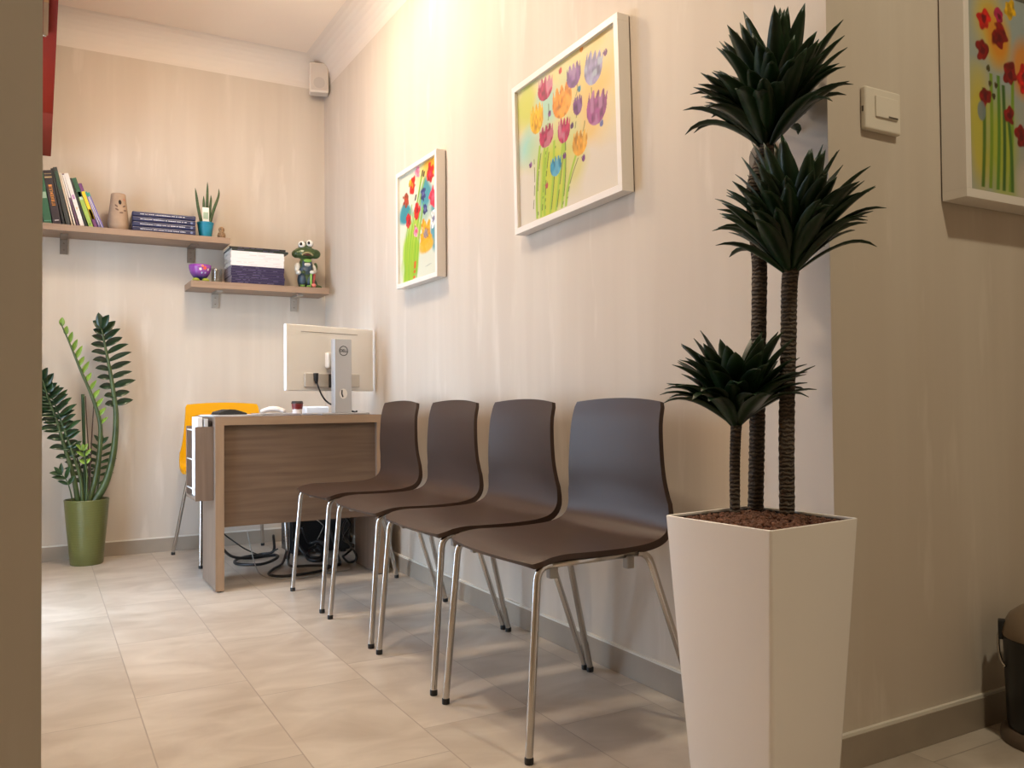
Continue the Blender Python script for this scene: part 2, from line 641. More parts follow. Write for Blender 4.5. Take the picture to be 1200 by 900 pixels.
def make_chair(name, label, cat, shell, group=None):
    t = thing(name, label, cat, group=group)
    obj('seat_shell', shell_bm(), shell, t, smooth=True, auto=0.7)
    for s in (-1, 1):
        zr = 0.434
        ff, fk = (s * 0.219, 0.215, 0.012), (s * 0.206, 0.180, zr)
        rf, rk = (s * 0.2420, -0.270, 0.012), (s * 0.190, -0.148, zr)
        bm = B()
        tube(bm, [ff] + arc(ff, fk, (s * 0.204, 0.0, zr), 0.035), 0.0092, 12)
        lg = obj('leg', bm, chrome, t, smooth=True, auto=0.9)
        bm = B()
        lathe(bm, [(0.0, 0), (0.0100, 0.0), (0.0106, 0.003), (0.0106, 0.013), (0.0094, 0.0155), (0, 0.0155)], 14, ff[0], ff[1])
        obj('foot_cap', bm, rubber, lg, smooth=True, auto=0.7)
        bm = B()
        tube(bm, [rf] + arc(rf, rk, (s * 0.198, 0.0, zr), 0.035), 0.0092, 12)
        lg = obj('leg', bm, chrome, t, smooth=True, auto=0.9)
        bm = B()
        lathe(bm, [(0.0, 0), (0.0100, 0.0), (0.0106, 0.003), (0.0106, 0.013), (0.0094, 0.0155), (0, 0.0155)], 14, rf[0], rf[1])
        obj('foot_cap', bm, rubber, lg, smooth=True, auto=0.7)
        bm = B()
        tube(bm, [(s * 0.2035, 0.146, zr), (s * 0.198, 0.0, zr), (s * 0.1915, -0.114, zr)], 0.0092, 12)
        obj('side_rail', bm, chrome, t, smooth=True)
        for y in (0.135, -0.085):
            obj('stacking_lug', bx(s * 0.196 - 0.010, s * 0.196 + 0.010, y - 0.011, y + 0.011, 0.400, 0.432), lug_grey, t, bevel=0.003)
    bm = B()
    tube(bm, [(-0.2, 0.10, 0.437), (0.2, 0.10, 0.437)], 0.007, 10)
    obj('crossbar', bm, chrome, t, smooth=True)
    bm = B()
    tube(bm, [(-0.19, -0.06, 0.437), (0.19, -0.06, 0.437)], 0.007, 10)
    obj('crossbar', bm, chrome, t, smooth=True)
    return t


GC = 'brown moulded chairs in a row along the wall'
c0 = make_chair('waiting_chair', 'dark brown moulded chair with chrome legs, next to the tall white planter', 'chair', shell_brown, GC)
chair_labels = [None,
                'dark brown moulded chair with chrome legs, second from the tall white planter',
                'dark brown moulded chair with chrome legs, third from the tall white planter',
                'dark brown moulded chair with chrome legs, at the end beside the desk']
for k, (y, dr) in enumerate(((1.864, 0.004), (2.377, -0.008), (2.893, 0.006), (3.436, -0.004))):
    c = c0 if k == 0 else copy_tree(c0)
    c.location = (1.17, y, 0)
    c.rotation_euler = (0, 0, PI / 2 + dr)
    if k:
        c['label'] = chair_labels[k]
yc = make_chair('office_chair', 'yellow moulded chair with chrome legs standing behind the desk', 'chair', shell_yellow)
yc.location = (0.895, 4.620, 0)
yc.rotation_euler = (0, 0, PI + 0.085)

# ------------------------------------------------------------------ desk
DX0, DX1, DY0, DY1, DZ = 0.660, 1.424, 3.786, 4.33, 0.752
desk = thing('desk', 'brown wood-effect office desk with a deep front panel and slab sides', 'desk', (0, 0, 0))
obj('desktop', bx(DX0, DX1, DY0, DY1, DZ - 0.036, DZ), DESK_H, desk, bevel=0.0015)
obj('edge_band', bx(DX0, DX1, DY0 - 0.0012, DY0, DZ - 0.036, DZ), DESK_E, desk)
for x0, x1 in ((DX0, DX0 + 0.036), (DX1 - 0.036, DX1)):
    p = obj('side_panel', bx(x0, x1, DY0, 4.11, 0.006, DZ - 0.036), DESK_V, desk, bevel=0.001)
    obj('edge_band', bx(x0, x1, DY0 - 0.0012, DY0, 0.006, DZ - 0.036), DESK_EV, p)
    for y in (DY0 + 0.02, 4.09):
        bm = B()
        lathe(bm, [(0, 0), (0.010, 0), (0.010, 0.006), (0, 0.006)], 12, (x0 + x1) / 2, y)
        obj('glide', bm, rubber, p)
obj('front_panel', bx(DX0 + 0.036, DX1 - 0.036, DY0 + 0.022, DY0 + 0.042, 0.275, DZ - 0.036), DESK_H, desk)

# file holder hung on the outside of the desk's left slab
FX0, FX1, FY0, FY1, FZ0, FZ1 = 0.585, 0.6595, 3.825, 4.085, 0.392, 0.710
fh = thing('file_holder', 'brown wall-pocket file holder with white wire rails on the desk side', 'file holder', (FX1, (FY0 + FY1) / 2, FZ0))
off = Vector((FX1, (FY0 + FY1) / 2, FZ0))


def lb(x0, x1, y0, y1, z0, z1):
    return bx(x0 - off.x, x1 - off.x, y0 - off.y, y1 - off.y, z0 - off.z, z1 - off.z)


obj('end_board', lb(FX0, FX1, FY0, FY0 + 0.014, FZ0, FZ1), DESK_V, fh)
obj('end_board', lb(FX0, FX1, FY1 - 0.014, FY1, FZ0, FZ1), DESK_V, fh)
obj('bottom_board', lb(FX0, FX1, FY0 + 0.014, FY1 - 0.014, FZ0, FZ0 + 0.014), DESK_V, fh)
for z in (0.695, 0.565, 0.437):
    bm = B()
    tube(bm, [Vector((FX0 + 0.004, FY0 + 0.012, z)) - off, Vector((FX0 + 0.004, FY1 - 0.012, z)) - off], 0.0035, 8)
    obj('wire_rail', bm, white_plastic, fh, smooth=True)
for k, (x0, x1, y0, y1, zt, nm, lab) in enumerate((
        (0.596, 0.618, 3.848, 3.990, 0.752, 'paper_stack', 'thick upright stack of white paper in the file holder'),
        (0.624, 0.641, 3.846, 4.02, 0.744, 'paper_stack', 'thinner grey-white paper stack behind the white one in the file holder'),
        (0.645, 0.651, 3.86, 4.04, 0.735, 'folder', 'dark folder standing at the back of the file holder'))):
    mm = (paper, mat('greyish_paper', (0.62, 0.62, 0.62), 0.7), mat('dark_card', (0.05, 0.05, 0.055), 0.6))[k]
    tag(obj(nm, bx(x0, x1, y0, y1, FZ0 + 0.0145, zt), mm, bevel=0.002), lab, 'paper' if k < 2 else 'folder')

# ------------------------------------------------------------------ monitor
MYAW = 0.36
mon = thing('computer_monitor', 'white computer monitor seen from behind on a silver stand', 'monitor', (1.262, 3.965, DZ), MYAW * 0.55)
dY = MYAW * 0.45
Rm = Matrix.Rotation(dY, 4, 'Z')
# local frame: x along the desk, -y toward the viewer
hw_, z0_, z1_ = 0.262, 0.114, 0.428
Mp = Matrix.Translation((-0.004, 0.070, 0)) @ Rm
bm = B()
box(bm, -hw_, hw_, -0.008, 0.014, z0_, z1_, mtx=Mp)
obj('housing', bm, white_plastic, mon, bevel=0.004)
bm = B()
box(bm, -0.165, 0.165, -0.020, -0.0085, z0_ + 0.018, z0_ + 0.085, mtx=Mp)
prt = obj('connector_bay', bm, mat('monitor_bay', (0.55, 0.52, 0.48), 0.5), mon, bevel=0.004)
bm = B()
box(bm, -hw_ + 0.008, hw_ - 0.008, 0.0141, 0.0152, z0_ + 0.010, z1_ - 0.010, mtx=Mp)
obj('screen', bm, mat('lit_screen', (0.02, 0.02, 0.02), 0.3, emit=(0.85, 0.93, 1.0), estr=4.0), mon)
bm = B()
box(bm, -0.18, 0.16, -0.0092, -0.0082, z1_ - 0.033, z1_ - 0.0305, mtx=Mp)
obj('vent_slot', bm, mat('slot_grey', (0.25, 0.22, 0.2), 0.6), mon)
bm = B()
box(bm, -0.045, 0.045, -0.040, -0.008, 0.225, 0.300, mtx=Mp)
obj('mount', bm, white_plastic, mon, bevel=0.008)
bm = B()
box(bm, -0.046, 0.046, -0.045, -0.009, 0.0085, 0.362)
st = obj('stand', bm, silver, mon, bevel=0.003)
bm = B()
n = 40
for k in range(n):
    a0, a1 = 2 * PI * k / n, 2 * PI * (k + 1) / n
    q = []
    for (r, a) in ((0.0240, a0), (0.0240, a1), (0.0205, a1), (0.0205, a0)):
        q.append(bm.verts.new((0.002 + r * math.cos(a), -0.0455, 0.305 + r * math.sin(a))))
    bm.faces.new(q)
bmesh.ops.remove_doubles(bm, verts=bm.verts, dist=1e-5)
bmesh.ops.solidify(bm, geom=bm.faces[:], thickness=0.0006)
obj('logo_ring', bm, black_matte, st)
text('logo_lettering', 'DELL', 0.0180, black_matte, st,
     Matrix.Translation((0.002, -0.0457, 0.305)) @ Matrix.Rotation(PI / 2, 4, 'X'), sx=0.95)
bm = B()
for k in range(n):
    a0, a1 = 2 * PI * k / n, 2 * PI * (k + 1) / n
    bm.faces.new([bm.verts.new(v) for v in ((0.0, -0.0456, 0.100), (0.021 * math.cos(a0), -0.0456, 0.100 + 0.024 * math.sin(a0)), (0.021 * math.cos(a1), -0.0456, 0.100 + 0.024 * math.sin(a1)))])
bmesh.ops.remove_doubles(bm, verts=bm.verts, dist=1e-5)
cp = obj('cable_port', bm, white_plastic, st)
bm = B()
tube(bm, [(-0.008, -0.0465, 0.118), (-0.009, -0.0465, 0.100), (-0.003, -0.0465, 0.084)], 0.0035, 8)
obj('cable', bm, black_plastic, st, smooth=True)
bm = B()
box(bm, -0.135, 0.120, -0.085, 0.115, 0.0, 0.0085)
obj('base_plate', bm, [mat('stand_base_grey', (0.42, 0.42, 0.43), 0.35, metal=0.3)], mon, bevel=0.003)
bm = B()
tube(bm, smooth_path([Mp @ Vector((-0.108, -0.026, 0.188)), Mp @ Vector((-0.105, -0.028, 0.160)), Mp @ Vector((-0.098, -0.034, 0.128)),
                      Mp @ Vector((-0.082, -0.036, 0.095)), Mp @ Vector((-0.060, -0.03, 0.073)), Mp @ Vector((-0.038, -0.02, 0.062)), Mp @ Vector((0.0, 0.0, 0.05)), (0.06, 0.09, 0.035),
                      (0.10, 0.10, 0.02), (0.125, 0.07, 0.012), (0.11, 0.02, 0.014)], 6), 0.0042, 10)
obj('power_cable', bm, black_plastic, mon, smooth=True)
bm = B()
tube(bm, [Mp @ Vector((-0.108, -0.026, 0.199)), Mp @ Vector((-0.108, -0.026, 0.168)), Mp @ Vector((-0.105, -0.028, 0.15))], [0.0125, 0.011, 0.006], 12)
obj('plug', bm, black_plastic, mon)
bm = B()
box(bm, -0.028, -0.010, -0.034, -0.02, 0.13, 0.196, mtx=Mp)
obj('plug', bm, black_plastic, mon)

# things on the desk
bm = B()
box(bm, -0.062, 0.062, -0.03, 0.03, 0.0, 0.040)
t = obj('docking_box', bm, mat('pale_plastic', (0.80, 0.80, 0.82), 0.3), loc=(1.205, 4.165, DZ), bevel=0.008, seg=3)
tag(t, 'low white rounded box on the desk behind the monitor base', 'box')
t.rotation_euler.z = 0.1

cup = thing('coffee_cup', 'small takeaway cup, dark red over white, with a black lid', 'cup', (1.045, 3.905, DZ))
bm = B()
lathe(bm, [(0, 0.0), (0.021, 0.0), (0.0222, 0.018), (0.0224, 0.024), (0.0262, 0.054), (0.0262, 0.0545), (0, 0.0545)], 28)
m2, nt, b_ = new_mat('cup_print')
tc = nt.nodes.new('ShaderNodeTexCoord')
sp = nt.nodes.new('ShaderNodeSeparateXYZ')
nz = nt.nodes.new('ShaderNodeTexNoise')
nz.inputs['Scale'].default_value = 70
ad = nt.nodes.new('ShaderNodeMath')
ad.operation = 'MULTIPLY_ADD'
ad.inputs[1].default_value = 0.012
rr = nt.nodes.new('ShaderNodeValToRGB')
rr.color_ramp.interpolation = 'CONSTANT'
rr.color_ramp.elements[0].color = (0.78, 0.74, 0.72, 1)
rr.color_ramp.elements[1].color = (0.19, 0.018, 0.02, 1)
rr.color_ramp.elements[1].position = 0.5
sc_ = nt.nodes.new('ShaderNodeMath')
sc_.operation = 'MULTIPLY'
sc_.inputs[1].default_value = 14.5
nt.links.new(tc.outputs['Object'], sp.inputs[0])
nt.links.new(tc.outputs['Object'], nz.inputs['Vector'])
nt.links.new(nz.outputs['Fac'], ad.inputs[0])
nt.links.new(sp.outputs[2], ad.inputs[2])
nt.links.new(ad.outputs[0], sc_.inputs[0])
nt.links.new(sc_.outputs[0], rr.inputs['Fac'])
nt.links.new(rr.outputs['Color'], b_.inputs['Base Color'])
b_.inputs['Roughness'].default_value = 0.4
obj('cup_body', bm, m2, cup, smooth=True, auto=0.6)
bm = B()
lathe(bm, [(0, 0.0548), (0.0275, 0.0548), (0.0278, 0.058), (0.0262, 0.060), (0.0252, 0.0655), (0.022, 0.0665), (0.021, 0.0645), (0, 0.0645)], 28)
obj('lid', bm, mat('dark_lid', (0.02, 0.012, 0.012), 0.4), cup, smooth=True, auto=0.6)

for k, (x0, x1, y0, y1, z, th, rz, c, lab) in enumerate((
        (-0.105, 0.105, -0.15, 0.15, DZ + 0.0003, 0.007, 0.05, (0.78, 0.78, 0.80), 'loose white papers on the desk corner under the black phone'),
        (-0.10, 0.10, -0.14, 0.14, DZ + 0.0003, 0.010, -0.12, (0.45, 0.42, 0.42), 'grey document stack lying on the desk beside the white papers'))):
    bm = B()
    nn = 4
    for j in range(nn):
        rj = Matrix.Rotation(random.uniform(-0.05, 0.05), 4, 'Z')
        box(bm, x0, x1, y0, y1, th * j / nn, th * (j + 0.85) / nn, mtx=rj)
    t = obj('document_stack', bm, mat('paper_%d' % k, c, 0.7), loc=((0.762, 4.0, z), (0.975, 4.02, z))[k])
    t.rotation_euler.z = rz
    tag(t, lab, 'papers')
ph = thing('desk_phone', 'black angular phone set lying on the white papers', 'phone', (0.752, 3.965, DZ + 0.0078), 0.15)
bm = B()
pts = [(-0.064, -0.05, 0.006), (0.064, -0.05, 0.002), (0.064, 0.06, 0.002), (-0.064, 0.06, 0.006)]
v0 = [bm.verts.new((x, y, 0)) for x, y, z in pts]
top = [(-0.058, -0.045, 0.013), (-0.012, -0.045, 0.024), (0.012, -0.045, 0.023), (0.066, -0.045, 0.007), (0.066, 0.055, 0.007), (0.012, 0.055, 0.023), (-0.012, 0.055, 0.024), (-0.058, 0.055, 0.013)]
v1 = [bm.verts.new(p) for p in top]
bm.faces.new(v0[::-1])
bm.faces.new((v1[0], v1[1], v1[6], v1[7]))
bm.faces.new((v1[1], v1[2], v1[5], v1[6]))
bm.faces.new((v1[2], v1[3], v1[4], v1[5]))
bm.faces.new((v0[0], v0[1], v1[3], v1[2], v1[1], v1[0]))
bm.faces.new((v0[2], v0[3], v1[7], v1[6], v1[5], v1[4]))
bm.faces.new((v0[1], v0[2], v1[4], v1[3]))
bm.faces.new((v0[3], v0[0], v1[0], v1[7]))
obj('phone_body', bm, black_plastic, ph, bevel=0.002)
bm = B()
for r in range(4):
    for c in range(3):
        box(bm, -0.050 + c * 0.012, -0.041 + c * 0.012, -0.030 + r * 0.018, -0.018 + r * 0.018, 0.0145 + c * 0.0028, 0.0175 + c * 0.0028)
obj('keypad', bm, mat('key_grey', (0.06, 0.06, 0.065), 0.5), ph)
t = B()
tube(t, smooth_path([(-0.056, 0.0, 0.006), (-0.03, 0, 0.017), (0.0, 0, 0.0215), (0.03, 0, 0.017), (0.056, 0, 0.007)], 5),
     [0.004] + [0.0105] * 6 + [0.012] * 8 + [0.0105] * 5 + [0.004], 12)
for v in t.verts:
    v.co.y *= 2.0
    v.co.z = max(v.co.z, 0.0)
sn = obj('computer_mouse', t, mat('mouse_white', (0.84, 0.82, 0.80), 0.3), loc=(0.945, 3.95, DZ + 0.0106), smooth=True)
sn.rotation_euler.z = -0.35
tag(sn, 'white curved computer mouse lying on grey papers', 'mouse')

# ------------------------------------------------------------------ under the desk
pc = thing('computer_tower', 'black computer tower standing on the floor under the desk', 'computer', (1.318, 4.565, 0), -PI / 2)
obj('case', bx(-0.095, 0.095, -0.155, 0.165, 0.012, 0.41), black_plastic, pc, bevel=0.008)
bm = B()
box(bm, -0.090, 0.090, -0.1615, -0.1555, 0.02, 0.40)
for k in range(5):
    box(bm, -0.05, 0.05, -0.164, -0.161, 0.06 + k * 0.018, 0.068 + k * 0.018)
obj('front_bezel', bm, mat('bezel_black', (0.02, 0.02, 0.022), 0.25), pc, bevel=0.003)
bm = B()
for sx in (-0.08, 0.08):
    for y in (-0.13, 0.13):
        lathe(bm, [(0, 0), (0.014, 0), (0.014, 0.012), (0, 0.012)], 12, sx, y)
obj('feet', bm, rubber, pc)
obj('trim_strip', bx(0.0948, 0.0965, -0.130, -0.122, 0.15, 0.27), chrome, pc)


def cable(label, pts, r, m, k=8):
    bm = B()
    tube(bm, smooth_path(pts, k), r, 8)
    return tag(obj('cable', bm, m, smooth=True), label, 'cable')


cable('thick black cable looping on the floor left of the computer tower',
      [(0.722, 4.05, 0.19), (0.765, 4.20, 0.12), (0.84, 4.36, 0.05), (0.95, 4.48, 0.012), (1.08, 4.50, 0.012), (1.06, 4.37, 0.018), (0.96, 4.28, 0.012),
       (0.86, 4.36, 0.012), (0.90, 4.50, 0.012), (1.02, 4.56, 0.012), (1.08, 4.52, 0.030), (1.10, 4.60, 0.10)], 0.0075, black_plastic)
cable('thick black cable coiled on the floor nearest the desk front',
      [(1.10, 4.32, 0.06), (1.06, 4.25, 0.012), (0.99, 4.14, 0.010), (0.94, 4.02, 0.010), (0.98, 3.945, 0.010), (1.09, 3.945, 0.010), (1.19, 3.985, 0.010), (1.22, 3.985, 0.025),
       (1.14, 4.02, 0.030), (1.06, 4.08, 0.026), (1.08, 4.22, 0.030), (1.11, 4.30, 0.06)], 0.0065, black_plastic)
cable('thin grey cable hanging from the desk edge to the floor',
      [(0.90, 4.30, 0.18), (0.905, 4.24, 0.10), (0.91, 4.14, 0.02), (0.915, 4.02, 0.005), (0.95, 3.93, 0.005), (1.05, 3.885, 0.005), (1.20, 3.93, 0.005), (1.30, 3.95, 0.005), (1.335, 4.02, 0.005)],
      0.0025, mat('grey_cable', (0.35, 0.32, 0.28), 0.5))
cable('thin dark cable sagging under the left half of the desk',
      [(0.712, 4.06, 0.265), (0.76, 4.18, 0.20), (0.84, 4.28, 0.13), (0.92, 4.38, 0.07), (1.02, 4.48, 0.02), (1.09, 4.46, 0.05)], 0.0035, black_plastic)
cable('thin grey cable stretched across the front of the computer tower',
      [(1.17, 4.440, 0.33), (1.23, 4.436, 0.24), (1.315, 4.435, 0.165), (1.32, 4.435, 0.14), (1.29, 4.435, 0.08), (1.27, 4.42, 0.03), (1.31, 4.33, 0.006), (1.34, 4.22, 0.006)],
      0.0025, mat('grey_cable', (0.35, 0.32, 0.28), 0.5))
cable('black cable bundle heaped on the floor in front of the computer tower',
      [(1.16, 4.40, 0.10), (1.20, 4.34, 0.03), (1.26, 4.30, 0.012), (1.295, 4.36, 0.030), (1.28, 4.41, 0.05), (1.22, 4.38, 0.035), (1.20, 4.28, 0.014), (1.25, 4.23, 0.012),
       (1.295, 4.28, 0.05), (1.28, 4.36, 0.085), (1.24, 4.41, 0.075), (1.20, 4.40, 0.16)], 0.009, black_plastic)
cable('black cable arc rising along the right edge of the computer tower',
      [(1.320, 4.42, 0.34), (1.322, 4.37, 0.24), (1.319, 4.30, 0.15), (1.322, 4.25, 0.10), (1.321, 4.20, 0.05), (1.318, 4.14, 0.012), (1.300, 4.09, 0.010), (1.270, 4.10, 0.010)], 0.008, black_plastic)
cable('tangle of black cables between the computer tower and the right desk slab',
      [(1.35, 4.30, 0.40), (1.345, 4.20, 0.27), (1.360, 4.10, 0.20), (1.345, 4.16, 0.12), (1.365, 4.06, 0.10), (1.345, 4.12, 0.05), (1.362, 4.22, 0.02),
       (1.340, 4.05, 0.02), (1.358, 4.00, 0.06), (1.346, 4.18, 0.16), (1.363, 4.08, 0.28), (1.345, 4.14, 0.36)], 0.006, black_plastic)
# ------------------------------------------------------------------ shelves on the back wall
US0, US1, UY, UZ0, UZ1 = LX + 0.002, 0.915, 4.785, 1.686, 1.718
LS0, LS1, LZ0, LZ1 = 0.710, 1.470, 1.438, 1.474


def shelf(name, label, x0, x1, z0, z1, br, bm_mat):
    t = thing(name, label, 'shelf', ((x0 + x1) / 2, BY, z0))
    o = Vector(((x0 + x1) / 2, BY, z0))
    obj('board', bx(x0 - o.x, x1 - o.x, UY - o.y, -0.0005, 0, z1 - z0), SHELF, t, bevel=0.001)
    for x in br:
        bm = B()
        box(bm, x - o.x - 0.018, x - o.x + 0.018, -0.012, -0.0005, -0.085, -0.0005)
        box(bm, x - o.x - 0.018, x - o.x + 0.018, -0.15, -0.0125, -0.009, -0.0005)
        b_ = obj('bracket', bm, bm_mat, t, bevel=0.001)
        bm = B()
        for z in (-0.03, -0.065):
            lathe(bm, [(0, z), (0.005, z), (0.004, z + 0.002), (0, z + 0.003)], 8, x - o.x, -0.0125)
        obj('screw', bm, chrome, b_)
    return t


shelf('wall_shelf', 'upper brown wall shelf holding books and a blue plant pot', US0, US1, UZ0, UZ1, (0.112, 0.741), mat('bracket_brown', (0.20, 0.15, 0.11), 0.5))
shelf('wall_shelf', 'lower brown wall shelf holding the magazine pile and frog figurine', LS0, LS1, LZ0, LZ1, (0.872, 1.32), mat('bracket_silver', (0.40, 0.36, 0.31), 0.45, metal=0.3))


def book(name, label, cat, W_, H_, D_, col, loc, lean=0.0, group=None, pages=True, extras=(), rough=0.45):
    """upright book: spine toward -y, W_ thick, H_ tall, D_ deep; lean tilts its top to the left"""
    t = thing(name, label, cat, loc, 0, group)
    t.rotation_euler = (0, -lean, 0)
    bm = B()
    c = min(0.0022, W_ * 0.2)
    box(bm, 0, c, 0, D_, 0, H_)
    box(bm, W_ - c, W_, 0, D_, 0, H_)
    box(bm, c, W_ - c, 0, c, 0, H_)
    obj('cover', bm, mat('cover_%.3f_%.3f_%.3f' % col, col, rough), t)
    obj('pages', bx(c, W_ - c, c, D_ - 0.004, 0.003, H_ - 0.003), mat('book_pages', (0.72, 0.66, 0.55), 0.8), t)
    for nm, x0, x1, z0, z1, cc in extras:
        obj(nm, bx(x0 * W_, x1 * W_, -0.0006, 0, z0 * H_, z1 * H_), mat('ink_%.2f_%.2f_%.2f' % cc, cc, 0.5), t)
    return t


GB = 'books leaning on the upper shelf'
LN = math.radians(19)
BYF = 4.835
zs = UZ1 + 0.0008
bk = [
    # thickness, height, depth, colour, x of the foot, lean, label, extras
    (0.040, 0.262, 0.15, (0.018, 0.10, 0.045), 0.022, 7, 'dark green hardback book, leftmost on the upper shelf',
     (('spine_band', 0.05, 0.95, 0.06, 0.075, (0.1, 0.3, 0.2)), ('spine_label', 0.1, 0.9, 0.50, 0.62, (0.30, 0.42, 0.30)))),
    (0.042, 0.276, 0.15, (0.022, 0.012, 0.018), 0.064, 8, 'thick black-purple hardback with orange spine lettering and gold band',
     (('spine_band', 0.05, 0.95, 0.86, 0.885, (0.45, 0.33, 0.16)), ('spine_band', 0.05, 0.95, 0.93, 0.94, (0.35, 0.25, 0.12)), ('publisher_mark', 0.25, 0.8, 0.075, 0.092, (0.55, 0.5, 0.5)))),
    (0.012, 0.292, 0.15, (0.008, 0.009, 0.009), 0.108, 12, 'tall thin black book between the purple-black and the grey ones', ()),
    (0.021, 0.300, 0.15, (0.030, 0.034, 0.032), 0.122, 13, 'tall dark grey book with a green-tinted spine top', (('spine_label', 0.1, 0.9, 0.62, 0.93, (0.02, 0.06, 0.035)),)),
    (0.008, 0.280, 0.15, (0.62, 0.50, 0.36), 0.145, 14, 'thin cream booklet next to the dark grey book', ()),
    (0.008, 0.278, 0.15, (0.70, 0.62, 0.52), 0.154, 14, 'thin pale booklet touching the cream booklet', ()),
    (0.010, 0.274, 0.15, (0.10, 0.045, 0.09), 0.163, 15, 'thin plum booklet left of the white book', (('spine_label', 0.0, 1.0, 0.55, 0.98, (0.7, 0.66, 0.62)),)),
    (0.022, 0.278, 0.15, (0.74, 0.70, 0.66), 0.174, 16, 'white book with small coloured spine print', (('spine_print', 0.2, 0.8, 0.52, 0.60, (0.45, 0.25, 0.45)), ('spine_print', 0.3, 0.7, 0.33, 0.37, (0.8, 0.5, 0.3)))),
    (0.010, 0.258, 0.15, (0.010, 0.016, 0.012), 0.198, 17, 'thin black booklet left of the lime book', ()),
    (0.023, 0.260, 0.15, (0.30, 0.44, 0.08), 0.209, 18, 'lime book with a dark green upper spine', (('spine_label', 0.0, 1.0, 0.62, 1.0, (0.015, 0.09, 0.04)), ('spine_print', 0.15, 0.85, 0.56, 0.72, (0.45, 0.62, 0.45)), ('spine_mark', 0.3, 0.7, 0.06, 0.09, (0.1, 0.2, 0.05)))),
    (0.018, 0.236, 0.15, (0.13, 0.03, 0.14), 0.236, 19, 'purple book with a yellow spine panel', (('spine_label', 0.0, 1.0, 0.20, 0.82, (0.80, 0.55, 0.02)), ('spine_print', 0.1, 0.9, 0.20, 0.42, (0.62, 0.58, 0.25)))),
    (0.010, 0.196, 0.15, (0.16, 0.12, 0.30), 0.258, 20, 'small violet booklet with a teal top, left of the two', (('spine_label', 0.0, 1.0, 0.88, 1.0, (0.02, 0.25, 0.18)), ('spine_print', 0.5, 0.9, 0.1, 0.85, (0.62, 0.55, 0.65)))),
    (0.012, 0.194, 0.15, (0.14, 0.12, 0.34), 0.270, 20.5, 'small blue-violet booklet with a teal top, nearest the clay vase', (('spine_label', 0.0, 1.0, 0.90, 1.0, (0.03, 0.30, 0.22)), ('spine_print', 0.0, 0.3, 0.05, 0.9, (0.66, 0.6, 0.7)))),
]
bx_ = 0.022
prev = None
for k_, (th, H_, D_, col, x, ln, lab, ex) in enumerate(bk):
    a = math.radians(9 + 1.0 * k_)
    th *= 0.86
    if prev is not None:
        bx_ += prev[0] / math.cos(prev[1]) + H_ * math.cos(a) * max(0, math.tan(a) - math.tan(prev[1])) + 0.0006
    prev = (th, a)
    x = bx_
    t = book('book', lab, 'book', th, H_, D_, col, (x, BYF, zs), a, GB, extras=ex)
    if 'orange' in lab:
        bm = B()
        rnd = random.Random(3)
        z = 0.095
        while z < 0.205:
            h = rnd.choice((0.008, 0.010, 0.011))
            x0, x1 = 0.011, 0.027
            box(bm, x0, x1, -0.0008, 0, z, z + 0.0022)
            if rnd.random() < 0.7:
                box(bm, x0, x1, -0.0008, 0, z + h - 0.0022, z + h)
            box(bm, x0 if rnd.random() < 0.5 else x1 - 0.003, (x0 + 0.003) if rnd.random() < 0.5 else x1, -0.0008, 0, z, z + h)
            z += h + 0.0025
        obj('lettering', bm, mat('orange_ink', (0.75, 0.30, 0.07), 0.5), t)

# pale clay cone with a hole and scratched leaves
vase = thing('clay_vase', 'beige clay cone vase with a small dark hole, on upper shelf', 'vase', (0.362, 4.865, UZ1))
bm = B()
lathe(bm, [(0, 0), (0.044, 0), (0.049, 0.006), (0.0505, 0.03), (0.0485, 0.07), (0.0445, 0.11), (0.040, 0.15), (0.0365, 0.185), (0.0355, 0.194), (0.033, 0.197), (0, 0.197)], 40)
clay = mat('clay', (0.37, 0.26, 0.175), 0.75, var=0.08, vscale=30, bump=0.1, bscale=120)
obj('vase_body', bm, clay, vase, smooth=True, auto=0.8)


def on_vase(az, z, w, h, tilt, m, nm):
    r = 0.0526 - (z - 0.03) * 0.0935
    d = Vector((math.sin(az), -math.cos(az), 0))
    s = Vector((math.cos(az), math.sin(az), 0))
    bm = B()
    vs = []
    for k in range(14):
        a = 2 * PI * k / 14
        u, v = w * math.cos(a), h * math.sin(a)
        u, v = u * math.cos(tilt) - v * math.sin(tilt), u * math.sin(tilt) + v * math.cos(tilt)
        rr_ = 0.0526 - (z + v - 0.03) * 0.0935
        p = Vector((rr_ * math.sin(az + u / r), -rr_ * math.cos(az + u / r), z + v))
        vs.append(bm.verts.new(p))
    bm.faces.new(vs)
    g = bmesh.ops.extrude_face_region(bm, geom=bm.faces[:])
    for v in g['geom']:
        if isinstance(v, bmesh.types.BMVert):
            v.co -= d * 0.003
    obj(nm, bm, m, vase)


dk = mat('vase_hole', (0.012, 0.008, 0.006), 0.8)
gr = mat('vase_groove', (0.15, 0.09, 0.06), 0.8)
on_vase(0.12, 0.147, 0.0075, 0.0125, 0.1, dk, 'hole')
on_vase(0.68, 0.163, 0.006, 0.007, 0, mat('vase_blush', (0.42, 0.20, 0.13), 0.8), 'groove')
for az, z, tl in ((-0.30, 0.127, -0.7), (-0.22, 0.108, -0.5), (0.62, 0.128, 0.5), (0.70, 0.106, 0.15), (0.25, 0.092, 0.1)):
    on_vase(az, z, 0.0100, 0.0042, tl, gr, 'groove')

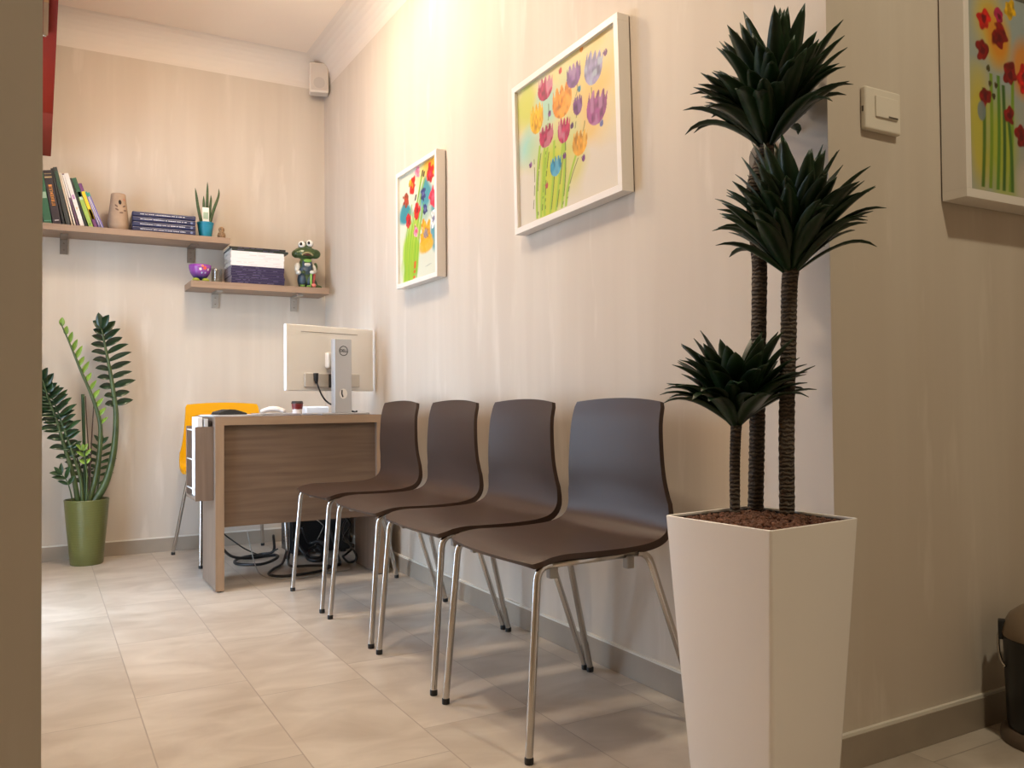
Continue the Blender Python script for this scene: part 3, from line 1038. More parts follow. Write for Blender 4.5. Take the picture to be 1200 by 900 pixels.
# four navy boxed volumes
GN = 'navy volumes stacked on the upper shelf'
for k, place in enumerate(('lowest', 'second lowest', 'second highest', 'topmost')):
    t = thing('boxed_volume', 'navy boxed volume with white spine print, %s of the four on the upper shelf' % place, 'book', (0.580, 4.80, UZ1 + 0.0005 + k * 0.0263), 0.0, GN)
    t.rotation_euler.z = -0.03 + (0.012, -0.006, 0.004, 0.0)[k]
    obj('cover', bx(-0.157, 0.157, 0.0, 0.19, 0, 0.0255), mat('navy_cover', (0.012, 0.016, 0.065), 0.35), t, bevel=0.005, seg=3)
    bm = B()
    rnd = random.Random(k)
    x = -0.118
    while x < 0.10:
        w_ = rnd.uniform(0.004, 0.012)
        box(bm, x, min(x + w_, 0.115), -0.0006, 0.001, 0.0108, 0.0108 + rnd.uniform(0.003, 0.0042))
        x += w_ + rnd.choice((0.0015, 0.0015, 0.005))
    obj('spine_lettering', bm, mat('pale_ink', (0.62, 0.62, 0.68), 0.5), t)
    if k < 3:
        bm = B()
        lathe(bm, [(0, 0), (0.0065, 0), (0.0065, 0.001), (0, 0.001)], 16)
        bmesh.ops.rotate(bm, verts=bm.verts, cent=(0, 0, 0), matrix=Matrix.Rotation(PI / 2, 3, 'X'))
        bmesh.ops.translate(bm, verts=bm.verts, vec=(0.136, 0.0003, 0.0128))
        obj('round_emblem', bm, mat('emblem_blue', (0.16, 0.20, 0.36), 0.4), t)

# snake plant in a turquoise pot
sp_ = thing('potted_snake_plant', 'small snake plant in a turquoise pot with a white care tag', 'potted plant', (0.797, 4.862, UZ1))
bm = B()
lathe(bm, [(0, 0.002), (0.0305, 0.0), (0.032, 0.004), (0.0415, 0.078), (0.0440, 0.079), (0.0445, 0.087), (0.0415, 0.087), (0.040, 0.074), (0, 0.074)], 36)
obj('pot', bm, mat('turquoise_plastic', (0.012, 0.22, 0.34), 0.4), sp_, smooth=True, auto=0.6)
blade = mat('snake_leaf', (0.035, 0.075, 0.022), 0.45, var=0.4, vscale=40, stretch=(1, 1, 2))
for (x0, x1, h, bend) in ((-0.016, -0.052, 0.275, -0.02), (-0.006, -0.008, 0.236, 0.0), (0.008, 0.012, 0.315, 0.0), (0.016, 0.030, 0.245, 0.0), (0.020, 0.072, 0.285, 0.006)):
    bm = B()
    pts = smooth_path([(x0, 0, 0.070), ((x0 * 0.6 + x1 * 0.4) + bend * 0.2, 0.003, 0.07 + (h - 0.07) * 0.4), (x1 - bend * 0.3, 0.004, 0.07 + (h - 0.07) * 0.8), (x1, 0.004, h)], 5)
    tube(bm, pts, [0.0075 * (1 - (i / (len(pts) - 1)) ** 3) + 0.0008 for i in range(len(pts))], 8)
    for v in bm.verts:
        v.co.y *= 0.7
    obj('leaf', bm, blade, sp_, smooth=True)
tg = obj('care_tag', bx(-0.018, 0.016, -0.020, -0.0188, 0.082, 0.168), mat('tag_white', (0.78, 0.78, 0.70), 0.5), sp_)
obj('tag_print', bx(-0.014, 0.012, -0.0207, -0.0200, 0.105, 0.142), mat('tag_green', (0.32, 0.42, 0.30), 0.6), tg)

# small owl-like figurine
fg = thing('bird_figurine', 'tiny brown round bird figurine at the right end of the upper shelf', 'figurine', (0.882, 4.86, UZ1))
bm = B()
lathe(bm, [(0, 0), (0.014, 0.0), (0.016, 0.003), (0.021, 0.014), (0.0225, 0.024), (0.019, 0.036), (0.013, 0.042), (0.0125, 0.045), (0.016, 0.052), (0.0165, 0.058), (0.013, 0.066), (0.007, 0.071), (0, 0.073)], 20)
obj('bird_body', bm, mat('speckled_brown', (0.26, 0.16, 0.08), 0.6, var=0.7, vscale=150), fg, smooth=True)
bm = B()
for s in (-1, 1):
    ball(bm, (s * 0.006, -0.0135, 0.058), 0.0035, seg=10)
obj('eyes', bm, mat('eye_dark', (0.05, 0.02, 0.015), 0.3), fg, smooth=True)

# ---- lower shelf
bw = thing('egg_bowl', 'purple egg-shaped bowl with flower print and lime feet', 'bowl', (0.768, 4.855, LZ1))
bm = B()
lathe(bm, [(0, 0.012), (0.020, 0.014), (0.038, 0.028), (0.051, 0.050), (0.0575, 0.075), (0.0585, 0.093), (0.0565, 0.094), (0.055, 0.078), (0.045, 0.05), (0.02, 0.03), (0, 0.028)], 36)
m2, nt, b_ = new_mat('bowl_print')
tc = nt.nodes.new('ShaderNodeTexCoord')
vo = nt.nodes.new('ShaderNodeTexVoronoi')
vo.inputs['Scale'].default_value = 46
nt.links.new(tc.outputs['Object'], vo.inputs['Vector'])
sp = nt.nodes.new('ShaderNodeSeparateXYZ')
nt.links.new(tc.outputs['Object'], sp.inputs[0])
rmp = nt.nodes.new('ShaderNodeValToRGB')
e = rmp.color_ramp.elements
e[0].position, e[0].color = 0.25, (0.02, 0.02, 0.12, 1)
e[1].position, e[1].color = 0.62, (0.26, 0.06, 0.34, 1)
sc2 = nt.nodes.new('ShaderNodeMath')
sc2.operation = 'MULTIPLY'
sc2.inputs[1].default_value = 11
nt.links.new(sp.outputs[2], sc2.inputs[0])
nt.links.new(sc2.outputs[0], rmp.inputs['Fac'])
nt.links.new(rmp.outputs['Color'], b_.inputs['Base Color'])
b_.inputs['Roughness'].default_value = 0.25
obj('bowl_body', bm, m2, bw, smooth=True)
for nm, az, z, rr_, cc in (('printed_flower', 0.30, 0.072, 0.0125, (0.85, 0.10, 0.02)), ('printed_flower', -0.12, 0.066, 0.0095, (0.85, 0.72, 0.66)), ('printed_flower', 0.08, 0.083, 0.008, (0.85, 0.25, 0.08)),
                           ('printed_flower', 0.68, 0.066, 0.0085, (0.80, 0.66, 0.60)), ('printed_flower', 0.02, 0.047, 0.006, (0.35, 0.48, 0.62)), ('printed_flower', 0.40, 0.048, 0.006, (0.40, 0.45, 0.62))):
    bm = B()
    vs = []
    zr_ = lambda z_: float(np.interp(z_, (0.014, 0.028, 0.05, 0.075, 0.093), (0.020, 0.038, 0.051, 0.0575, 0.0585))) + 0.0008
    ctr = bm.verts.new((zr_(z) * math.sin(az), -zr_(z) * math.cos(az), z))
    for k in range(20):
        a = 2 * PI * k / 20
        rad = rr_ * (0.72 + 0.28 * math.cos(5 * a))
        zz = z + rad * math.sin(a)
        aa = az + rad * math.cos(a) / 0.055
        vs.append(bm.verts.new((zr_(zz) * math.sin(aa), -zr_(zz) * math.cos(aa), zz)))
    for k in range(20):
        bm.faces.new((ctr, vs[k], vs[(k + 1) % 20]))
    obj(nm, bm, mat('glaze_%.2f_%.2f_%.2f' % cc, cc, 0.3), bw)
for s in (-1, 1):
    bm = B()
    ball(bm, (s * 0.026, -0.024, 0.0105), (0.019, 0.022, 0.0105), seg=16)
    obj('foot', bm, mat('lime_glaze', (0.42, 0.50, 0.06), 0.3), bw, smooth=True)

gl = B()
lathe(gl, [(0, 0), (0.027, 0), (0.0285, 0.004), (0.0295, 0.080), (0.0305, 0.082), (0.0282, 0.082), (0.0268, 0.010), (0, 0.008)], 32)
tag(obj('drinking_glass', gl, glass_mat('tumbler_glass', (0.88, 0.88, 0.84), 0.10), loc=(0.858, 4.870, LZ1), smooth=True, auto=0.6),
    'small empty clear glass between the purple bowl and magazine pile', 'glass')

GM = 'magazines piled on the lower shelf'
ordn = ['lowest', 'second lowest', 'third lowest', 'middle', 'fifth lowest', 'second highest', 'topmost']
z = LZ1 + 0.0006
rnd = random.Random(11)


def magazine(label, th, x0, x1, z, col, pages, rz=0.0, prints=True, bend=0.0):
    cx = (x0 + x1) / 2
    t = thing('magazine', label, 'magazine', (cx, 4.798, z), rz, GM)
    hw2 = (x1 - x0) / 2
    c = 0.0007
    bm = B()
    box(bm, -hw2, hw2, 0, c, 0, th)
    box(bm, -hw2, hw2, c, 0.198, 0, c)
    box(bm, -hw2, hw2, c, 0.198, th - c, th)
    obj('cover', bm, mat('mag_%.2f_%.2f_%.2f' % col, col, 0.35), t)
    obj('pages', bx(-hw2 + 0.001, hw2 - 0.001, c, 0.196, c, th - c), mat('mag_pages_%d' % pages, ((0.70, 0.66, 0.58), (0.35, 0.30, 0.33))[pages], 0.8), t)
    if prints:
        bm = B()
        x = -hw2 + rnd.uniform(0.02, 0.05)
        while x < hw2 - 0.03:
            w_ = rnd.uniform(0.01, 0.05)
            if rnd.random() < 0.6:
                box(bm, x, min(x + w_, hw2 - 0.01), -0.0004, 0, th * 0.4, th * 0.62)
            x += w_ + 0.01
        obj('spine_print', bm, mat('mag_ink_%.2f' % col[0], (0.12, 0.10, 0.20) if col[0] < 0.3 else (0.62, 0.57, 0.58), 0.5), t)
    return t


navy = (0.022, 0.016, 0.060)
for k in range(7):
    th = 0.0141
    magazine('navy magazine in the dark lower half of the pile, %s of seven' % ordn[k], th - 0.0005, 0.922 + rnd.uniform(-0.002, 0.002), 1.213 + rnd.uniform(-0.003, 0.003), z, navy, 1, rnd.uniform(-0.006, 0.006))
    z += th
o6 = ['lowest', 'second lowest', 'third lowest', 'third highest', 'second highest', 'topmost']
for k in range(6):
    th = 0.0136
    magazine('white magazine in the pale upper half of the pile, %s of six' % o6[k], th - 0.0008, 0.920 + rnd.uniform(-0.002, 0.002), 1.212 + rnd.uniform(-0.003, 0.003), z, (0.80, 0.76, 0.76), 0, rnd.uniform(-0.006, 0.006))
    z += th
magazine('dark green magazine lying second from the top of the pile', 0.012, 0.925, 1.236, z, (0.012, 0.022, 0.018), 0, 0.012)
z += 0.0125
magazine('black magazine on the very top of the pile', 0.010, 0.912, 1.220, z, (0.010, 0.010, 0.011), 0, -0.02)
z += 0.0105

# frog figurine -------------------------------------------------------------
frog = thing('frog_figurine', 'glazed green frog figurine in blue dungarees with big white eyes', 'figurine', (1.352, 4.862, LZ1 + 0.0005))


def blob(name, balls, m, parent, vox=0.0035):
    bm = B()
    for c, r, *rt in balls:
        ball(bm, c, r, seg=20, rot=rt[0] if rt else None)
    o = obj(name, bm, m, parent, smooth=True)
    md = o.modifiers.new('union', 'REMESH')
    md.mode = 'VOXEL'
    md.voxel_size = vox
    md.use_smooth_shade = True
    ms = o.modifiers.new('soften', 'SMOOTH')
    ms.iterations = 3
    return o


skin = mat('frog_glaze', (0.050, 0.085, 0.028), 0.28, var=0.45, vscale=35)
belly = mat('frog_light_green', (0.20, 0.42, 0.07), 0.3)
RY = lambda a: Matrix.Rotation(a, 4, 'Y')
blob('frog_body', [((0, 0, 0.090), (0.042, 0.036, 0.080)), ((0, -0.004, 0.150), (0.036, 0.034, 0.030)),
                   ((0, -0.006, 0.205), (0.074, 0.048, 0.036)), ((-0.052, -0.008, 0.198), (0.030, 0.036, 0.025)), ((0.054, -0.008, 0.203), (0.032, 0.036, 0.028)),
                   ((0, -0.034, 0.196), (0.046, 0.026, 0.018)),
                   ((-0.022, -0.008, 0.252), 0.0235), ((0.021, -0.006, 0.262), 0.0245), ((0, 0, 0.235), (0.03, 0.03, 0.02)),
                   ((-0.026, -0.030, 0.010), (0.024, 0.028, 0.010)), ((0.026, -0.030, 0.010), (0.022, 0.028, 0.010)),
                   ((0.060, 0.004, 0.130), (0.013, 0.012, 0.026)),
                   ((0.050, 0.006, 0.040), (0.018, 0.016, 0.034), RY(-0.5)), ((0.070, -0.004, 0.014), (0.028, 0.014, 0.011), RY(0.15))], skin, frog)
blob('dungarees', [((-0.020, -0.001, 0.050), (0.027, 0.036, 0.048)), ((0.020, -0.001, 0.050), (0.027, 0.036, 0.048)), ((0, -0.001, 0.098), (0.0445, 0.0385, 0.045)),
                   ((-0.020, -0.030, 0.140), (0.008, 0.008, 0.022)), ((0.022, -0.030, 0.138), (0.008, 0.008, 0.022))], mat('dungaree_blue', (0.030, 0.055, 0.085), 0.4, var=0.2, vscale=60), frog)
blob('shirt', [((-0.050, -0.006, 0.120), (0.017, 0.017, 0.030), RY(0.25)), ((-0.047, -0.020, 0.088), (0.016, 0.020, 0.014)), ((0.050, -0.004, 0.118), (0.012, 0.015, 0.028), RY(-0.25)),
               ((0.030, -0.034, 0.092), (0.018, 0.012, 0.012)), ((0.002, -0.026, 0.136), (0.026, 0.016, 0.012))], mat('shirt_white', (0.62, 0.60, 0.54), 0.4), frog)
bm = B()
ball(bm, (0.004, -0.028, 0.158), (0.026, 0.016, 0.012), seg=16)
obj('throat', bm, belly, frog, smooth=True)
bm = B()
ball(bm, (-0.024, -0.044, 0.088), (0.013, 0.010, 0.011), seg=14)
obj('hand', bm, skin, frog, smooth=True)
bm = B()
ball(bm, (-0.006, -0.056, 0.188), (0.026, 0.010, 0.0085), seg=18)
obj('mouth', bm, mat('mouth_dark_red', (0.07, 0.018, 0.012), 0.4), frog, smooth=True)
bm = B()
tube(bm, smooth_path([(-0.036, -0.055, 0.184), (-0.022, -0.062, 0.196), (-0.004, -0.065, 0.199), (0.014, -0.063, 0.196), (0.028, -0.055, 0.186)], 5), 0.0055, 10)
obj('upper_lip', bm, mat('lip_tan', (0.28, 0.24, 0.12), 0.35), frog, smooth=True)
for x, y, zc, r in ((-0.026, -0.019, 0.252, 0.0205), (0.020, -0.017, 0.262, 0.0215)):
    bm = B()
    ball(bm, (x, y, zc), r, seg=20)
    ey = obj('eyeball', bm, mat('eye_white', (0.82, 0.80, 0.74), 0.2), frog, smooth=True)
    bm = B()
    ball(bm, (x - 0.009, y - r * 0.80, zc), (0.0085, 0.0055, 0.0095), seg=14)
    obj('pupil', bm, mat('pupil_black', (0.012, 0.009, 0.007), 0.2), ey, smooth=True)
bm = B()
box(bm, 0.016, 0.026, -0.0455, -0.036, 0.018, 0.082)
obj('green_stripe', bm, mat('stripe_green', (0.25, 0.50, 0.12), 0.4), frog, bevel=0.003)
bm = B()
box(bm, 0.027, 0.040, -0.044, -0.030, 0.020, 0.085, mtx=RY(0.10))
obj('red_cloth', bm, mat('cloth_red', (0.32, 0.05, 0.04), 0.5), frog, bevel=0.003)
bm = B()
ball(bm, (0.034, -0.050, 0.014), (0.014, 0.012, 0.012), seg=14)
obj('pink_toy', bm, mat('toy_pink', (0.70, 0.20, 0.17), 0.4), frog, smooth=True)
bm = B()
for k in range(6):
    ball(bm, (-0.042 + 0.0085 * k + (0.012 if k > 2 else 0), -0.056, 0.007), (0.0038, 0.007, 0.006), seg=8)
obj('toes', bm, belly, frog, smooth=True)

# ------------------------------------------------------------------ wall speaker in the corner
spk = thing('wall_speaker', 'small white wall speaker under the ceiling in the far corner', 'speaker', (1.462, 4.955, 2.735), 0.0)
Ms = Matrix.Rotation(-0.25, 4, 'Z') @ Matrix.Rotation(0.06, 4, 'X')
bm = B()
box(bm, -0.056, 0.056, -0.085, 0.005, -0.085, 0.09, mtx=Ms)
obj('cabinet', bm, mat('speaker_white', (0.66, 0.60, 0.53), 0.5), spk, bevel=0.010, seg=3)
bm = B()
box(bm, -0.047, 0.047, -0.0885, -0.0845, -0.072, 0.080, mtx=Ms)
gr_ = obj('grille', bm, mat('grille_white', (0.55, 0.49, 0.43), 0.6, bump=0.3, bscale=900), spk, bevel=0.003)
bm = B()
tmp = B()
lathe(bm, [(0, 0), (0.031, 0), (0.033, 0.0012), (0, 0.0012)], 24)
bmesh.ops.transform(bm, matrix=Ms @ Matrix.Translation((0, -0.0895, -0.030)) @ Matrix.Rotation(PI / 2, 4, 'X'), verts=bm.verts)
tmp.free()
obj('woofer', bm, mat('woofer_grey', (0.45, 0.40, 0.36), 0.6), spk)
bm = B()
box(bm, -0.02, 0.02, 0.004, 0.050, -0.03, 0.03)
obj('wall_mount', bm, white_plastic, spk)

# ------------------------------------------------------------------ red cabinet on the left
rc = thing('wall_cabinet', 'red wall cabinet hanging high on the left behind the near wall edge', 'cabinet', (LX, 4.0, 2.06))
red = mat('red_lacquer', (0.20, 0.010, 0.002), 0.65, spec=0.15)
red2 = mat('faded_red_lacquer', (0.25, 0.035, 0.020), 0.65, spec=0.15)
for nm, y0, y1, m in (('cabinet_body', 2.930, 4.105, red), ('cabinet_end_unit', 4.107, 4.815, red2)):
    b_ = obj(nm, bx(0.001, 0.046 - LX, y0 - 4.0, y1 - 4.0, 0, 0.74), m, rc)
    bm = B()
    box(bm, 0.0462 - LX, 0.050 - LX, y0 - 4.0, y1 - 4.0, 0.0, 0.74)
    obj('door', bm, m, b_, bevel=0.001)
obj('light_rail', bx(-LX + 0.010, 0.024 - LX, 2.935 - 4.0, 3.20 - 4.0, -0.014, -0.0005), mat('rail_oak', (0.22, 0.11, 0.04), 0.5), rc)
bm = B()
lathe(bm, [(0, -0.012), (0.006, -0.012), (0.008, -0.006), (0.008, 0), (0, 0)], 14, 0.012 - LX, 3.215 - 4.0)
obj('knob', bm, chrome, rc, smooth=True)

# ------------------------------------------------------------------ zamioculcas in a green pot
ZX, ZY = 0.2140, 4.835
zz = thing('potted_zz_plant', 'tall zz plant with dark and lime fronds in an olive green pot on the floor', 'potted plant', (ZX, ZY, 0))
bm = B()
lathe(bm, [(0, 0), (0.073, 0), (0.0775, 0.006), (0.0855, 0.10), (0.0965, 0.22), (0.1040, 0.318), (0.1055, 0.327), (0.1035, 0.330), (0.099, 0.326), (0.096, 0.305), (0, 0.302)], 48)
m2, nt, b_ = new_mat('olive_ceramic')
b_.inputs['Base Color'].default_value = (0.125, 0.130, 0.036, 1)
b_.inputs['Roughness'].default_value = 0.32
tc = nt.nodes.new('ShaderNodeTexCoord')
wv = nt.nodes.new('ShaderNodeTexWave')
wv.bands_direction = 'Z'
wv.inputs['Scale'].default_value = 26
wv.inputs['Distortion'].default_value = 1.0
bp = nt.nodes.new('ShaderNodeBump')
bp.inputs['Strength'].default_value = 0.12
bp.inputs['Distance'].default_value = 0.004
nt.links.new(tc.outputs['Object'], wv.inputs['Vector'])
nt.links.new(wv.outputs['Fac'], bp.inputs['Height'])
nt.links.new(bp.outputs['Normal'], b_.inputs['Normal'])
obj('pot', bm, m2, zz, smooth=True, auto=0.7)
bm = B()
lathe(bm, [(0.0955, 0.3025), (0.0955, 0.306), (0.06, 0.312), (0, 0.314)], 30)
obj('soil', bm, mat('potting_soil', (0.03, 0.02, 0.014), 0.9, bump=0.6, bscale=120), zz, smooth=True)

leaf_dark = mat('zz_leaf', (0.012, 0.034, 0.012), 0.28, var=0.3, vscale=20)
leaf_mid = mat('zz_leaf_mid', (0.024, 0.062, 0.018), 0.32, var=0.3, vscale=20)
leaf_lime = mat('zz_leaf_young', (0.19, 0.30, 0.035), 0.4, var=0.25, vscale=20)
stalk_g = mat('zz_stalk', (0.055, 0.080, 0.022), 0.4, var=0.3, vscale=14)
stalk_b = mat('zz_stalk_brown', (0.075, 0.045, 0.028), 0.6)


def leaf(bm, base, d, up, L, w, droop=0.2, n=7, fold=0.25, mi=0, clip=None, shape=1.0):
    """blade with a folded midrib, bending down along its length"""
    d = d.normalized()
    side = d.cross(up)
    if side.length < 1e-4:
        side = Vector((1, 0, 0))
    side.normalize()
    p = base.copy()
    rows = []
    for i in range(n + 1):
        t = i / n
        ww = w * (math.sin(PI * min(1, t * 0.97 + 0.03) ** shape) ** 0.8)
        nn = side.cross(d).normalized()
        if i == n:
            row = [p.copy()]
        else:
            row = [p - side * ww + nn * ww * fold, p - nn * 0.0006, p + side * ww + nn * ww * fold]
        if clip:
            row = [clip(q) for q in row]
        rows.append([bm.verts.new(q) for q in row])
        d = (d + Vector((0, 0, -droop / n * (0.15 + 2.4 * t * t)))).normalized()
        side = (side - d * side.dot(d)).normalized()
        p = p + d * (L / n)
    for a, c in zip(rows, rows[1:]):
        if len(c) == 1:
            bm.faces.new((a[0], a[1], c[0])).material_index = mi
            bm.faces.new((a[1], a[2], c[0])).material_index = mi
        else:
            for k in (0, 1):
                bm.faces.new((a[k], a[k + 1], c[k + 1], c[k])).material_index = mi


def thin_solid(o, t=0.0012):
    md = o.modifiers.new('thickness', 'SOLIDIFY')
    md.thickness = t
    md.offset = 0
    return o


def frond(pix, yb, yt, r0, r1, leaves, mleaf, mstalk, first=0.45, last=1.0, L=0.075, w=0.017, droop=0.3, sides=(1, -1), seed=0, pitch=0.35, back=0.0, left=1.0):
    """one stalk traced upward with paired leaflets on both sides"""
    rnd = random.Random(seed)
    pts = []
    for i, (x, y) in enumerate(pix):
        t = i / (len(pix) - 1)
        pts.append(at(x, y, yb + (yt - yb) * t) - Vector((ZX, ZY, 0)))
    pts[0].z = 0.305
    path = smooth_path(pts, 7)
    n = len(path)
    bm = B()
    tube(bm, path, [r0 + (r1 - r0) * (i / (n - 1)) for i in range(n)], 10)
    st_ = obj('stalk', bm, mstalk, zz, smooth=True)
    if not leaves:
        return st_
    bm = B()
    for k in range(leaves):
        f = first + (last - first) * k / max(1, leaves - 1)
        i = min(n - 2, int(f * (n - 1)))
        fr = f * (n - 1) - i
        p = path[i].lerp(path[i + 1], min(1, fr))
        t = (path[min(i + 1, n - 1)] - path[max(i - 1, 0)]).normalized()
        for s in sides:
            rt_ = Vector((t.z, 0, -t.x)).normalized() * s        # in the plane facing the room
            dd = (rt_ * (1 - 0.55 * (k / leaves) ** 3) + t * (pitch + 0.9 * (k / leaves) ** 4) + Vector((0, -0.55 * rnd.random() + 0.15 + back, 0))).normalized()
            ll = L * (0.85 + 0.3 * rnd.random()) * (1 - 0.35 * abs(2 * (k / leaves) - 0.9) ** 2) * (left if s < 0 else 1)
            leaf(bm, p, dd, (t + Vector((0, -0.9, 0))).normalized(), ll, w * (0.9 + 0.25 * rnd.random()), droop * (0.6 + 0.8 * rnd.random()), n=8, fold=0.22, shape=0.85,
                 clip=lambda q: Vector((q.x, min(q.y, BY - ZY - 0.006), q.z)))
    if last >= 0.99:
        leaf(bm, path[-1] - (path[-1] - path[-2]) * 0.5, (path[-1] - path[-3]).normalized(), Vector((0, -1, 0)), L * 0.8, w * 0.9, 0.05, n=8, shape=0.85)
    thin_solid(obj('leaflets', bm, mleaf, st_, smooth=True), 0.0008)
    return st_


frond([(109, 585), (124, 565), (133, 530), (136, 490), (133, 460), (128, 430), (123, 405), (119, 385)], 4.83, 4.86, 0.021, 0.004, 11, leaf_dark, stalk_g, 0.50, 1.0, 0.115, 0.024, 0.25, seed=1, pitch=0.25, left=0.62)
frond([(103, 585), (112, 560), (117, 525), (117, 495), (108, 465), (95, 435), (84, 408), (71, 378)], 4.82, 4.83, 0.016, 0.003, 13, leaf_lime, stalk_g, 0.42, 0.98, 0.066, 0.014, -0.25, sides=(1,), seed=2, pitch=0.75)
frond([(92, 585), (86, 558), (76, 525), (66, 492), (57, 468), (50, 445)], 4.82, 4.74, 0.014, 0.003, 11, leaf_dark, stalk_g, 0.34, 1.0, 0.088, 0.020, 0.25, seed=3, pitch=0.30)
frond([(97, 585), (94, 560), (84, 528), (74, 500), (66, 478), (58, 460)], 4.80, 4.76, 0.009, 0.003, 9, leaf_mid, stalk_g, 0.42, 1.0, 0.094, 0.017, 0.2, seed=4, pitch=0.35)
frond([(86, 587), (82, 574), (78, 563), (72, 556)], 4.79, 4.77, 0.004, 0.002, 3, leaf_mid, stalk_g, 0.5, 1.0, 0.07, 0.012, 0.1, seed=5, pitch=0.9)
frond([(112, 585), (116, 560), (118, 540), (119, 520)], 4.88, 4.90, 0.005, 0.002, 7, leaf_mid, stalk_g, 0.25, 1.0, 0.075, 0.012, 0.2, seed=6)
frond([(100, 585), (99, 540), (98, 500), (97, 462)], 4.85, 4.85, 0.0075, 0.0085, 0, leaf_mid, leaf_mid)
frond([(104, 585), (104, 540), (102, 500), (100, 464)], 4.86, 4.86, 0.004, 0.0025, 0, leaf_mid, stalk_b)
frond([(106, 585), (106, 545), (108, 505), (110, 472)], 4.84, 4.85, 0.004, 0.0025, 0, leaf_mid, stalk_b)
frond([(101, 585), (102, 560), (100, 540), (98, 528)], 4.79, 4.77, 0.006, 0.003, 3, leaf_lime, stalk_g, 0.6, 1.0, 0.05, 0.011, 0.0, seed=9, pitch=0.9)
frond([(98, 585), (97, 562), (93, 545), (88, 530)], 4.87, 4.89, 0.006, 0.003, 6, leaf_dark, stalk_g, 0.3, 1.0, 0.075, 0.015, 0.2, seed=10)

# ------------------------------------------------------------------ white planter with three dracaenas
PZ = 0.58
Lc, Fc, Rc = Vector((1.078, 1.329, PZ)), Vector((1.116, 1.069, PZ)), Vector((1.372, 1.080, PZ))
ctr = (Lc + Rc) / 2
ctr.z = 0
a0 = math.atan2(Rc.y - Fc.y, Rc.x - Fc.x)
a1 = math.atan2(-(Lc.x - Fc.x), (Lc.y - Fc.y))
PR = (a0 + a1) / 2
PH = 0.1285                      # half side at the top
pl = thing('potted_dracaena', 'tall white square planter with three dracaena stems in brown granules', 'potted plant', ctr, PR)


def square(h, z, r, n=4):
    out = []
    for cx_, cy_, a_ in ((1, 1, 0), (-1, 1, PI / 2), (-1, -1, PI), (1, -1, 3 * PI / 2)):
        for k in range(n + 1):
            a = a_ + PI / 2 * k / n
            out.append((cx_ * (h - r) + r * math.cos(a), cy_ * (h - r) + r * math.sin(a), z))
    return out


def loft(bm, loops, cap0=True, cap1=True):
    rows = [[bm.verts.new(p) for p in lp] for lp in loops]
    n = len(rows[0])
    for a, c in zip(rows, rows[1:]):
        for k in range(n):
            bm.faces.new((a[k], a[(k + 1) % n], c[(k + 1) % n], c[k]))
    if cap0:
        bm.faces.new(rows[0][::-1])
    if cap1:
        bm.faces.new(rows[-1])


bm = B()
loft(bm, [square(0.093, 0.0, 0.012), square(0.0955, 0.004, 0.012)] + [square(0.0955 + (PH - 0.0955) * f ** 0.9, 0.004 + (PZ - 0.004) * f, 0.012 - 0.006 * f) for f in (0.15, 0.3, 0.45, 0.6, 0.75, 0.9, 1.0)] +
     [square(PH - 0.0015, PZ + 0.0012, 0.006), square(PH - 0.0040, PZ, 0.005), square(PH - 0.0048, PZ - 0.03, 0.005)])
obj('planter_pot', bm, mat('white_gloss_polymer', (0.84, 0.80, 0.76), 0.22, spec=0.5, coat=0.2), pl, smooth=True, auto=0.8)
bm = B()
loft(bm, [square(PH - 0.0052, PZ - 0.028, 0.005), square(PH - 0.0052, PZ - 0.003, 0.005), square(PH - 0.012, PZ - 0.003, 0.005), square(PH - 0.013, PZ - 0.026, 0.005)], False, False)
obj('liner', bm, mat('liner_dark', (0.035, 0.028, 0.024), 0.5), pl)
bm = B()
rnd = random.Random(5)
ico = [(Vector(v.co)) for v in (lambda b_: (bmesh.ops.create_icosphere(b_, subdivisions=1, radius=1.0), b_.verts)[1])(B())]
gb = B()
bmesh.ops.create_icosphere(gb, subdivisions=1, radius=1.0)
gb.verts.ensure_lookup_table()
gv = [v.co.copy() for v in gb.verts]
gf = [[v.index for v in f.verts] for f in gb.faces]
gb.free()
HG = PH - 0.0135
for i in range(720):
    x, y = rnd.uniform(-HG, HG), rnd.uniform(-HG, HG)
    zc = PZ - 0.0085 + 0.006 * (1 - max(abs(x), abs(y)) / HG) + rnd.uniform(-0.002, 0.002)
    r = rnd.uniform(0.0035, 0.0072)
    rot = Matrix.Rotation(rnd.uniform(0, 6), 3, 'Z') @ Matrix.Rotation(rnd.uniform(0, 6), 3, 'X')
    s = Vector((rnd.uniform(0.8, 1.2), rnd.uniform(0.8, 1.2), rnd.uniform(0.65, 1)))
    vs = [bm.verts.new(rot @ Vector((v.x * s.x, v.y * s.y, v.z * s.z)) * r + Vector((x, y, zc))) for v in gv]
    for f in gf:
        bm.faces.new([vs[k] for k in f])
box(bm, -HG, HG, -HG, HG, PZ - 0.04, PZ - 0.010)
o = obj('clay_granules', bm, mat('clay_granules', (0.115, 0.048, 0.026), 0.85, var=0.5, vscale=90), pl)
o['kind'] = 'stuff'

dleaf = mat('dracaena_leaf', (0.0065, 0.024, 0.0065), 0.38, spec=0.35, var=0.4, vscale=12)
Rinv = Matrix.Rotation(-PR, 4, 'Z') @ Matrix.Translation(-ctr)
Rfwd = Rinv.inverted()


